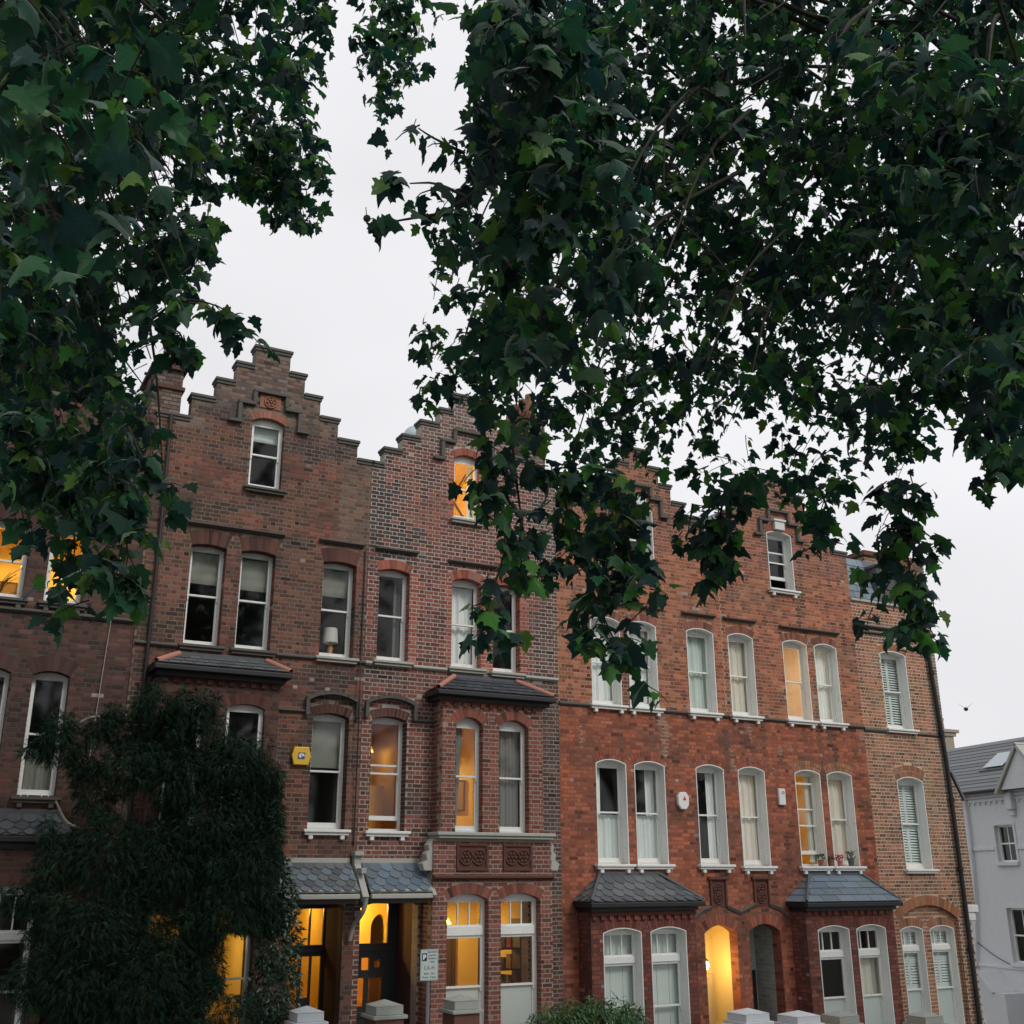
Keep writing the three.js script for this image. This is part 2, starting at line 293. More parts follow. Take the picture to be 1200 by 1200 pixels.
// interior of a room behind the front wall (closed on five sides)
function room(H, x0, x1, y0, y1, z0, z1, mat = MAT.room, name = 'room') {
  const t = .04; return part(name, [box(x0, x1, y0, y1, z1 - t, z1), box(x0, x0 + t, y0, y1, z1, z0), box(x1 - t, x1, y0, y1, z1, z0), box(x0 + t, x1 - t, y0, y0 + t, z1, z0), box(x0 + t, x1 - t, y1 - t, y1, z1, z0)], mat, H.g);
}
const LAMPC = new THREE.Color(1, .66, .22);
function lamp(x, y, z, inten, label, o = {}) { // pendant: cord, shade, bulb and its light
  const yTop = o.top ?? y + .35, g = thing('pendant_lamp', label, 'lamp', [x, y, z], 'lamps burning indoors');
  if (!o.noCord) part('cord', tubeGeo([[x, y + .1, z], [x, yTop, z]], .006, .006, 4), MAT.black, g);
  const shade = new THREE.LatheGeometry([[.05, .11], [.09, .07], [.13, -.03]].map(p => new THREE.Vector2(...p)), 16); shade.translate(x, y, z);
  part('lamp_shade', worldUV(clean(shade)), M([.8, .6, .3], .9, { transmission: .4, thickness: 0 }), g);
  const b = new THREE.SphereGeometry(.045, 12, 8); b.translate(x, y, z); const bm = M([1, .8, .5], .5); bm.emissive.setRGB(1, .62, .22); bm.emissiveIntensity = 3; part('bulb', b, bm, g);
  const l = new THREE.PointLight(o.color ?? LAMPC, inten, 0, 2); l.position.set(0, -.06, 0); l.castShadow = true; l.shadow.radius = 2; g.add(l); l.name = 'lamp_light'; return g;
}
function curtain(x0, x1, y0, y1, z, mat, label, o = {}) {
  const n = Math.max(10, Math.round((x1 - x0) / .022)), m = 10, g = new THREE.PlaneGeometry(1, 1, n, m), p = g.attributes.position, ph = rr(0, 9), f = o.freq ?? 1;
  for (let i = 0; i < p.count; i++) {
    const u = p.getX(i) + .5, v = p.getY(i) + .5, pull = o.pull ? o.pull * Math.pow(Math.sin(Math.PI * Math.min(1, v * 1.2)), 2) * 0 + o.pull * (1 - v) : 0;
    const xx = x0 + (x1 - x0) * u, w = Math.sin(xx * 62 * f + ph + .6 * Math.sin(xx * 17)) * .02 + Math.sin(xx * 27 * f + ph * 2) * .018;
    p.setXYZ(i, xx + (o.side ?? 0) * pull * (o.side > 0 ? (1 - u) : u), y0 + (y1 - y0) * v, z + w * (1.1 - .3 * v) - .04);
  }
  g.computeVertexNormals(); return solo('curtain', g, mat, label, 'curtain', o.group);
}
const cloth = (c, tr = .35) => M(c, .95, { transmission: tr, thickness: 0, side: THREE.DoubleSide });
const CL = { pale: cloth([.80, .85, .81], .1), net: cloth([.74, .82, .78], .2), grey: cloth([.15, .16, .14], .05), cream: cloth([.72, .70, .60], .08), green: cloth([.58, .68, .62], .1), dim: cloth([.24, .26, .21], .15) };
function blind(x0, x1, y0, y1, z, label, mat = CL.dim) { // roman blind with soft folds
  const g = new THREE.PlaneGeometry(1, 1, 4, 14), p = g.attributes.position;
  for (let i = 0; i < p.count; i++) { const u = p.getX(i) + .5, v = p.getY(i) + .5; p.setXYZ(i, x0 + (x1 - x0) * u, y0 + (y1 - y0) * v, z + .02 * Math.abs(Math.sin(v * Math.PI * 3)) * (1 - v * .5)); }
  g.computeVertexNormals(); return solo('window_blind', g, mat, label, 'blind');
}
function shutter(x0, x1, y0, y1, z, label, group) { // slatted plantation shutters, two leaves
  const g = thing('window_shutter', label, 'shutter', [(x0 + x1) / 2, y0, z], group), m = M([.62, .70, .66], .6), xm = (x0 + x1) / 2;
  for (const [a, b] of [[x0, xm - .004], [xm + .004, x1]]) {
    const ys = [y0, y0 + (y1 - y0) * .48, y1];
    for (let k = 0; k < 2; k++) part('shutter_frame', ring(a, b, ys[k] + .003, ys[k + 1] - .003, z - .015, z + .015, .035, .05, .05), m, g);
    for (let k = 0; k < 2; k++) { const n = Math.round((ys[k + 1] - ys[k] - .1) / .065), st = (ys[k + 1] - ys[k] - .106) / n; for (let i = 0; i < n; i++) { const q = new THREE.BoxGeometry(b - a - .072, .064, .007); q.rotateX(-.75); q.translate((a + b) / 2, ys[k] + .053 + st * (i + .5), z); part('slat', q, m, g); } }
  }
  return g;
}
// moulded strip along x with a simple profile [y,z] list
function strip(x0, x1, prof) { const s = new THREE.Shape(prof.map(p => new THREE.Vector2(p[0], p[1]))), g = new THREE.ExtrudeGeometry(s, { depth: x1 - x0, bevelEnabled: false }); const p = g.attributes.position; for (let i = 0; i < p.count; i++) { const z = p.getX(i), y = p.getY(i), x = p.getZ(i); p.setXYZ(i, x0 + x, y, z); } const idx = clean(g); const q = idx.attributes.position; for (let i = 0; i < q.count; i += 3) { const a = [q.getX(i + 1), q.getY(i + 1), q.getZ(i + 1)]; q.setXYZ(i + 1, q.getX(i + 2), q.getY(i + 2), q.getZ(i + 2)); q.setXYZ(i + 2, ...a); } idx.computeVertexNormals(); return worldUV(idx); }
const stringProf = (y, h, p) => [[-.02, y], [-.02, y + h], [p * .35, y + h], [p, y + h * .72], [p, y + h * .4], [p * .5, y + h * .12], [p * .3, y]];
// slates on a sloping quad: corner a (eave left), b (eave right), c (top right), d (top left)
function slates(parent, a, b, c, d, rows, wide, mats, shape = 'hex', name = 'slate') {
  const A = new THREE.Vector3(...a), B = new THREE.Vector3(...b), C = new THREE.Vector3(...c), D = new THREE.Vector3(...d);
  const up = D.clone().add(C).sub(A).sub(B).multiplyScalar(.5), right = B.clone().sub(A).normalize(), nrm = right.clone().cross(up).normalize(); up.sub(right.clone().multiplyScalar(up.dot(right)));
  const L = up.length(), u = up.clone().normalize(), st = L / rows, wl = B.clone().sub(A).length();
  const l0 = 0, dx = D.clone().sub(A).dot(right), cx = C.clone().sub(A).dot(right);
  for (let r = 0; r < rows; r++) {
    const f0 = r / rows, f1 = Math.min(1, (r + 1.0) / rows), xl = dx * (f0 + f1) / 2, xr = wl + (cx - wl) * (f0 + f1) / 2;
    const n = Math.ceil(wl / wide) + 2;
    for (let i = -1; i < n; i++) {
      const x0 = i * wide + (r & 1) * wide / 2, x1 = x0 + wide; if (x1 <= xl + .03 || x0 >= xr - .03) continue;
      // outline in (x along, y up slope) clipped to the hips
      let poly; const y0 = r * st - (r ? st * .42 : .02), y1 = Math.min(L, (r + 1) * st), g = .006, tip = st * .42;
      const X = (x, y) => { const f = Math.max(0, y) / L, lo = dx * f, hi = wl + (cx - wl) * f; return Math.min(hi, Math.max(lo, x)); };
      if (shape === 'hex') poly = [[x0 + g, y0 + tip], [(x0 + x1) / 2 - wide * .17, y0], [(x0 + x1) / 2 + wide * .17, y0], [x1 - g, y0 + tip], [x1 - g, y1], [x0 + g, y1]];
      else poly = [[x0 + g, r * st - (r ? .02 : .02)], [x1 - g, r * st - .02], [x1 - g, y1], [x0 + g, y1]];
      poly = poly.map(([x, y]) => [X(x, y), y]); const xs = poly.map(p => p[0]); if (Math.max(...xs) - Math.min(...xs) < .04) continue;
      // thin wedge: tail thick and lifted, head tucked under the course above
      const top = [], bot = []; for (const [x, y] of poly) { const k = Math.min(1, Math.max(0, (y - y0) / (y1 - y0))), h = .022 * (1 - k) + .006 + (i * 7 + r * 3) % 3 * .001; const q = A.clone().addScaledVector(right, x).addScaledVector(u, y); top.push(q.clone().addScaledVector(nrm, h)); bot.push(q.clone().addScaledVector(nrm, h - .008)); }
      const P = [], m = poly.length; const tri = (p, q, s) => P.push(...p.toArray(), ...q.toArray(), ...s.toArray());
      for (let k = 1; k < m - 1; k++) tri(top[0], top[k], top[k + 1]);
      for (let k = 0; k < m; k++) { const e = (k + 1) % m; tri(bot[k], bot[e], top[e]); tri(bot[k], top[e], top[k]); }
      const ge = new THREE.BufferGeometry(); ge.setAttribute('position', new THREE.Float32BufferAttribute(P, 3)); ge.computeVertexNormals(); worldUV(ge);
      const me = part(name, ge, mats[Math.floor(rnd() * mats.length)], parent);
    }
  }
}
function quad(a, b, c, d, thick = .03) { // slab below a sloping quad
  const [A, B, C, D] = [a, b, c, d].map(p => new THREE.Vector3(...p)), n = B.clone().sub(A).cross(D.clone().sub(A)).normalize().multiplyScalar(-thick), P = [];
  const t = [A, B, C, D], o = t.map(p => p.clone().add(n)), tri = (p, q, s) => P.push(...p.toArray(), ...q.toArray(), ...s.toArray());
  tri(A, B, C); tri(A, C, D); tri(o[2], o[1], o[0]); tri(o[3], o[2], o[0]); for (let k = 0; k < 4; k++) { const e = (k + 1) % 4; tri(o[k], o[e], t[e]); tri(o[k], t[e], t[k]); }
  const g = new THREE.BufferGeometry(); g.setAttribute('position', new THREE.Float32BufferAttribute(P, 3)); g.computeVertexNormals(); return worldUV(g);
}
// hipped roof over a shallow bay: bx0..bx1 at z=zb front eave, tx0..tx1 at wall top
function bayRoof(H, { bx0, bx1, zb, ye, tx0, tx1, yt, rows, wide, mats, shape, wall0, wall1, hip, gutter = MAT.iron }) {
  const w0 = wall0 ?? bx0, w1 = wall1 ?? bx1, zt = .012;
  const r = part('bay_roof', [quad([bx0, ye, zb], [bx1, ye, zb], [tx1, yt, zt], [tx0, yt, zt]), quad([w0, ye, zt], [bx0, ye, zb], [tx0, yt, zt + .001], [tx0 - .01, yt, zt]), quad([bx1, ye, zb], [w1, ye, zt], [tx1 + .01, yt, zt], [tx1, yt, zt + .001]),
    box(Math.min(w0, bx0) + .02, Math.max(w1, bx1) - .02, ye - .05, ye - .032, .012, zb - .02)], MAT.lead, H.g);
  slates(r, [bx0, ye, zb], [bx1, ye, zb], [tx1, yt, zt], [tx0, yt, zt], rows, wide, mats, shape);
  slates(r, [w0, ye, zt], [bx0, ye, zb], [tx0, yt, zt + .001], [tx0 - .01, yt, zt], rows, wide, mats, shape);
  slates(r, [bx1, ye, zb], [w1, ye, zt], [tx1 + .01, yt, zt], [tx1, yt, zt + .001], rows, wide, mats, shape);
  for (const [p, q] of [[[bx0, ye + .02, zb], [tx0, yt + .02, zt + .03]], [[bx1, ye + .02, zb], [tx1, yt + .02, zt + .03]]]) part(hip ? 'ridge_tile' : 'lead_hip', tubeGeo([p, q], hip ? .055 : .035, hip ? .055 : .035, 7), hip ?? MAT.lead, r);
  part('lead_flashing', rbox(tx0 - .04, tx1 + .04, yt - .02, yt + .07, .004, .035, .006), MAT.lead, r);
  part('gutter', [rbox(bx0 - .03, bx1 + .03, ye - .12, ye - .02, zb - .02, zb + .06, .02), rbox(bx0 - .03, bx0 + .05, ye - .12, ye - .02, .02, zb - .02, .02), rbox(bx1 - .05, bx1 + .03, ye - .12, ye - .02, .02, zb - .02, .02)], gutter, r);
  part('fascia', [box(bx0 + .06, bx1 - .06, ye - .2, ye - .05, zb - .16, zb - .1), box(bx0 + .06, bx0 + .1, ye - .2, ye - .05, .012, zb - .16), box(bx1 - .1, bx1 - .06, ye - .2, ye - .05, .012, zb - .16)], gutter, r);
  return r;
}
function rosette(cx, cy, z, r, H, mat = MAT.terraDark) {
  const g = []; const t = new THREE.TorusGeometry(r, r * .16, 6, 20); t.translate(cx, cy, z); g.push(t); const c = new THREE.SphereGeometry(r * .24, 8, 6); c.translate(cx, cy, z + .01); g.push(c);
  for (let i = 0; i < 6; i++) { const a = i * Math.PI / 3, s = new THREE.SphereGeometry(r * .27, 8, 6); s.scale(1, 1, .6); s.translate(cx + Math.cos(a) * r * .56, cy + Math.sin(a) * r * .56, z); g.push(s); }
  return part('rosette', g, mat, H.g);
}
function steppedProfile(steps, x0, x1) { // steps: [xl,xr,yTop] widest first; returns outline (above y base) and row extents
  return y => { let best = [x0, x1]; for (const [a, b, t, f] of steps) if (y <= t && (f === undefined || y > f)) { best = [a, b]; } return [best]; };
}
// stepped gable helper: left = [[x,y]...] ascending outer corners, right likewise; base shoulder heights
function gable(x0, x1, shL, shR, left, right) {
  const out = [[x0, 0], [x1, 0], [x1, shR]]; const R = right.slice(); // right: from lowest to highest [x,y]
  let y = shR; for (const [x, t] of R) { out.push([x, y], [x, t]); y = t; }
  const L = left.slice().reverse(); let pts = []; let yy = y;
  for (let i = 0; i < L.length; i++) { const [x, t] = L[i]; if (t !== yy) pts.push([L[i][0], t]); pts.push([x, t]); const nx = L[i + 1]; pts.push([x, nx ? nx[1] : shL]); yy = nx ? nx[1] : shL; }
  out.push(...pts, [x0, shL]);
  const tops = []; // coping slabs
  const lo = [[x0, shL], ...left], ro = [[x1, shR], ...right];
  for (let i = 0; i < lo.length - 1; i++) tops.push([lo[i][0], lo[i + 1][0], lo[i][1], -1]);
  for (let i = 0; i < ro.length - 1; i++) tops.push([ro[i + 1][0], ro[i][0], ro[i][1], 1]);
  tops.push([left[left.length - 1][0], right[right.length - 1][0], left[left.length - 1][1], 0]);
  const prof = v => { let a = x0, b = x1; if (v > shL) { a = null; for (const [x, t] of left) if (v <= t) { a = x; break; } } if (v > shR) { b = null; for (const [x, t] of right) if (v <= t) { b = x; break; } } return a === null || b === null ? [] : [[a, b]]; };
  return { out, tops, prof };
}
function copings(H, tops, mat) { for (const [a, b, y, s] of tops) { const l = s < 0 || s === 0 ? .045 : -.003, r = s > 0 || s === 0 ? .045 : -.003; part('coping', [rbox(a - l, b + r, y - .002, y + .062, -.33, .05, .012), rbox(a - l * .5, b + r * .5, y - .06, y - .003, -.30, .025, .006)], mat, H.g); } }
function chimney(H, x0, x1, z0, z1, y0, y1, pots, col) {
  const core = part('chimney', H.mortarUV(clean(box(x0 + .008, x1 - .008, y0, y1, z0 + .008, z1 - .008))), H.mortar, H.g);
  H.courses(ZT(z1), x0, x1, y0, y1, [], { col }); H.courses(leftFace(x0), z0, z1, y0, y1, [], { col }); H.courses(rightFace(x1), -z1, -z0, y0, y1, [], { col });
  for (const [dy, e] of [[-.5, .05], [-.08, .07], [0, .03]]) part('corbel', rbox(x0 - e, x1 + e, y1 + dy - .08, y1 + dy, z0 - e, z1 + e, .01), MAT.terraDark, core);
  for (let i = 0; i < pots; i++) { const px = x0 + (x1 - x0) * .5, pz = z1 - (z1 - z0) * (i + .5) / pots, g = new THREE.LatheGeometry([[.13, 0], [.12, .1], [.10, .45], [.125, .47], [.125, .55], [.095, .56], [.09, .3]].map(p => new THREE.Vector2(...p)), 14); g.translate(px, y1, pz); part('chimney_pot', worldUV(clean(g)), MAT.terracotta, core); }
  return core;
}
const blend = (a, r, amt = .35) => { const k = 1 + (r() - .5) * 2.3 * amt - (r() < .09 ? .35 : 0), h = (r() - .5) * .2; if (r() < .008) a = mix(a, [.45, .41, .37], .5); return [a[0] * k * (1 + h), a[1] * k, a[2] * k * (1 - h)]; };
// ---------------------------------------------------------------- the setting
const slopeSheet = (x0, x1, z0, z1, dy, nx = 1, name, mat) => { const g = new THREE.BufferGeometry(), y = x => GY(x) + dy; g.setAttribute('position', new THREE.Float32BufferAttribute([x0, y(x0), z1, x1, y(x1), z1, x1, y(x1), z0, x0, y(x0), z0], 3)); g.setAttribute('uv', new THREE.Float32BufferAttribute([x0, z1, x1, z1, x1, z0, x0, z0], 2)); g.setIndex([0, 1, 2, 0, 2, 3]); g.computeVertexNormals(); const m = new THREE.Mesh(g, mat); m.name = name; m.userData.kind = 'structure'; scene.add(m); return m; };
{
  const asphalt = M([.05, .05, .052], .95, { map: grain, bumpMap: bumpTex, bumpScale: .004 }), flag = M([.24, .23, .21], .9, { map: grain, bumpMap: bumpTex, bumpScale: .003 });
  const gm = new THREE.Mesh(new THREE.PlaneGeometry(4000, 4000).rotateX(-Math.PI / 2), M([.12, .115, .1], .95)); gm.position.y = -3; gm.name = 'ground'; gm.userData.kind = 'structure'; scene.add(gm);
  slopeSheet(-40, 60, -40, 60, -.16, 1, 'terrain', M([.14, .13, .11], .95, { map: grain }));
  slopeSheet(-40, 60, 3.85, 14, -.12, 1, 'road', asphalt);
  slopeSheet(-40, 60, 2.35, 3.7, 0, 1, 'pavement', flag); slopeSheet(-40, 60, 14.15, 17.5, 0, 1, 'pavement', flag); scene.children[scene.children.length - 1].name = 'pavement_001';
  slopeSheet(-40, 25, .6, 2.1, .02, 1, 'front_garden', M([.09, .075, .055], .95, { map: grain }));
  for (const [z, n] of [[3.775, 'kerb'], [14.075, 'kerb_001']]) { const q = new THREE.BoxGeometry(100, .2, .15), p = q.attributes.position; for (let i = 0; i < p.count; i++) p.setXYZ(i, p.getX(i) + 10, GY(p.getX(i) + 10) + p.getY(i) - .096, p.getZ(i) + z); const k = new THREE.Mesh(worldUV(q), MAT.stone); k.name = n; k.userData.kind = 'structure'; scene.add(k); }
}
const inB = (v, a, b) => v >= a && v <= b;
const wins = { }; // opening tables, used for red dressings
const nearJamb = (list, x, y, d) => list.some(h => y > h.y0 - .1 && y < h.ys + .05 && (inB(x, h.x0 - d, h.x0) || inB(x, h.x1, h.x1 + d)));
const O = (x0, x1, y0, ys, yc, ring = 0) => ({ x0, x1, y0, ys, yc, ring });
function bayStage(H, x0, x1, z, y0, y1, holes, mort, col, thick = .22, ringT = .2) {
  const o = [[x0, y0], [x1, y0], [x1, y1], [x0, y1]], keep = H.mortar; H.mortar = mort; const w = H.front(o, holes, z, thick, 'bay_wall'); H.mortar = keep;
  const side = merge([box(x0 + .008, x0 + .2, y0, y1, .002, z - thick - .009), box(x1 - .2, x1 - .008, y0, y1, .002, z - thick - .009)]); if (z - thick > .06) part('bay_side', side, mort, H.g);
  for (const h of holes) { h.ring = ringT; H.arch(ZT(z), h, ringT, col, .2, 1); }
  H.courses(ZT(z), x0, x1, y0, y1, holes, { col }); H.courses(leftFace(x0), .004, z - .004, y0, y1, [], { col }); H.courses(rightFace(x1), -z + .004, -.004, y0, y1, [], { col });
  return w;
}
function dentils(H, x0, x1, y, z, col) { for (let x = x0 + .03; x < x1 - .1; x += .2) H.brick(ZT(z), x, x + .1, y, y + .075, -.02, .045, col(x, y, rnd)); H.brick(ZT(z), x0, x1, y + .085, y + .15, -.02, .05, col(x0, y, rnd)); }
function hoodStrip(H, x0, x1, y, mat = MAT.stoneDark) { part('hood_mould', strip(x0, x1, stringProf(y, .08, .11)), mat, H.g); }
function hoodArch(H, o, up, drop, mat) { // label mould over a segmental arch with dropped ends
  const x0 = o.x0 - .14, x1 = o.x1 + .14, h = { x0, x1, ys: o.ys + up - .04, yc: o.yc + up + .02 }, { R, cx, cy } = arcOf(h), g = [], th = Math.asin((x1 - x0) / 2 / R), n = 9;
  for (let i = 0; i < n; i++) { const a = -th + 2 * th * (i + .5) / n, b = new THREE.BoxGeometry(2 * th * R / n + .012, .07, .13); b.translate(0, 0, .055); b.rotateZ(-a); b.translate(cx + Math.sin(a) * R, cy + Math.cos(a) * R, 0); g.push(b); }
  for (const x of [x0, x1]) g.push(rbox(x - .035, x + .035, h.ys - drop, h.ys + .01, -.01, .115, .01)); part('hood_mould', g, mat, H.g);
}
function gableHood(H, o, mat) { const c = (o.x0 + o.x1) / 2, g = [rbox(c - .36, c + .36, o.yc + .50, o.yc + .57, -.01, .1, .01)]; for (const s of [-1, 1]) g.push(rbox(c + s * .33 - .04, c + s * .33 + .04, o.yc + .28, o.yc + .50, -.01, .09, .01), rbox(c + s * .48 - .18, c + s * .48 + .18, o.yc + .2, o.yc + .275, -.01, .1, .01), rbox(c + s * .62 - .04, c + s * .62 + .04, o.ys - .06, o.yc + .2, -.01, .09, .01), rbox(c + s * .7 - .13, c + s * .7 + .13, o.ys - .13, o.ys - .06, -.01, .1, .01)); part('hood_mould', g, mat, H.g); }
function roofPrism(H, xc, half, y0, y1) { part('roof', [quad([xc - half, y0, -.34], [xc, y1, -.34], [xc, y1, -7.8], [xc - half, y0, -7.8], -.08), quad([xc, y1, -.34], [xc + half, y0, -.34], [xc + half, y0, -7.8], [xc, y1, -7.8], -.08)], slateMats[0], H.g); }

// ================================================================= houses with stepped gables, sooty pair
const redDress = (x, y, r) => blend([.27, .085, .055], r, .3), dimDress = (x, y, r) => blend([.115, .046, .034], r, .3);
const bcMort = (x, y) => { const n = fbm(x * .8, y * .7, 3); return mix([.22, .18, .14], [.12, .098, .082], sstep(.0, .25, n)); };
const bBrick = (x, y, r, hd) => {
  const n = fbm(x * 1.0 + 3, y * .9, 1), m = fbm(x * .6, y * 1.5, 6); let c = mix([.16, .068, .045], [.23, .074, .048], sstep(.0, .22, n));
  { c = mix(c, [.07, .05, .045], sstep(.03, .22, m) * .85); if (y > 12.75 + m * .9) c = mix(c, [.19, .145, .12], .75); if (x > 7.0 && y > 10.5 && y < 12.3 && n > -.05) c = mix(c, [.17, .12, .09], .7); } const st = fbm(x * 3.2, y * .35, 71); c = mix(c, [.05, .04, .037], sstep(.16, .34, st) * .75);
  if (hd && r() < .3) c = mix(c, [.06, .045, .045], .6); return blend(c, r);
};
// ---- house A (partly in frame)
const A = new House('terraced_house', 'shadowed dark brick house with two orange-lit upper windows and dangling cable', -1.2, 3.2, {
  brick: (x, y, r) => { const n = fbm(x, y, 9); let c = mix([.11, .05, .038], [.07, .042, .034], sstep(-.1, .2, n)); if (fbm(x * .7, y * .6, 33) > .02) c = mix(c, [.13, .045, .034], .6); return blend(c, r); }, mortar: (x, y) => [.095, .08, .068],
});
{
  const top = [O(.5, 1.27, 8.66, 10.02, 10.1, .28), O(1.6, 2.24, 8.66, 10.02, 10.1, .28)], first = [O(.62, 1.26, 5.33, 7.38, 7.46, .28), O(1.6, 2.21, 5.33, 7.38, 7.46, .28)], bay = O(.1, 2.0, .9, 4.2, 4.203);
  const holes = [...top, ...first, bay];
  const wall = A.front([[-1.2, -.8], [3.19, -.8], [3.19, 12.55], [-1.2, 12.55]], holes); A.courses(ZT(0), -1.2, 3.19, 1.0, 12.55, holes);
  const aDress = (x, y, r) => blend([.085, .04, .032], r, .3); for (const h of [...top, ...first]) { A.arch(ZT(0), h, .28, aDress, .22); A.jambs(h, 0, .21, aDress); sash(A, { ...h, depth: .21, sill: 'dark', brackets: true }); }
  bayStage(A, -.1, 2.34, .4, .5, 4.5, [O(.2, .95, 1.5, 3.82, 3.92), O(1.25, 2.08, 1.5, 3.82, 3.92)], A.mortar, dimDress);
  for (const h of [O(.2, .95, 1.5, 3.82, 3.92), O(1.25, 2.08, 1.5, 3.82, 3.92)]) sash(A, { ...h, z: .4, depth: .12, transom: [3.1, 3.22], sill: 'dark' });
  bayRoof(A, { bx0: -.2, bx1: 2.46, zb: .55, ye: 4.7, tx0: .1, tx1: 2.3, yt: 5.06, rows: 3, wide: .24, mats: slateMats, shape: 'hex' });
  part('string_course', strip(-1.2, 3.18, stringProf(8.42, .09, .08)), MAT.stoneDark, A.g); part('parapet_coping', rbox(-1.2, 3.0, 12.55, 12.64, -.33, .06, .02), MAT.stoneDark, A.g);
  for (const h of top) hoodStrip(A, h.x0 - .1, h.x1 + .1, 10.42);
  room(A, -1.1, 3.0, 8.0, 10.9, -.3, -3.4, MAT.roomWarm); room(A, -1.1, 3.0, 4.7, 7.9, -.3, -4); room(A, -1.1, 3.0, .6, 4.6, -.3, -4);
  chimney(A, 3.06, 3.62, -1.3, -.06, 12.3, 13.75, 2, bBrick);
  part('telephone_cable', tubeGeo([[2.86, 12.4, .06], [2.84, 10.8, .05], [2.79, 9, .05], [2.72, 7.3, .05], [2.66, 5.5, .05]], .008, .008, 4), M([.35, .33, .3], .7), A.g);
  roofPrism(A, 1, 2.1, 12.5, 14.2);
  A.finish(wall, (x, y) => y < 600 || (x > 60 && y > 830));
}
lamp(.75, 9.9, -2.3, 4.2, 'shaded ceiling lamp glowing behind orange top window of the dark house', { top: 10.85 });
lamp(2.5, 10.0, -2.6, 3.2, 'ceiling lamp in the orange room, beside its second upper window', { top: 10.85 });
curtain(.68, 1.24, 5.4, 6.1, -.36, CL.dim, 'faded net drawn across lower half of dark first-floor window at terrace edge');
curtain(1.66, 2.16, 5.4, 6.15, -.36, CL.dim, 'greyish net curtain in first-floor window left of the evergreen shrub');

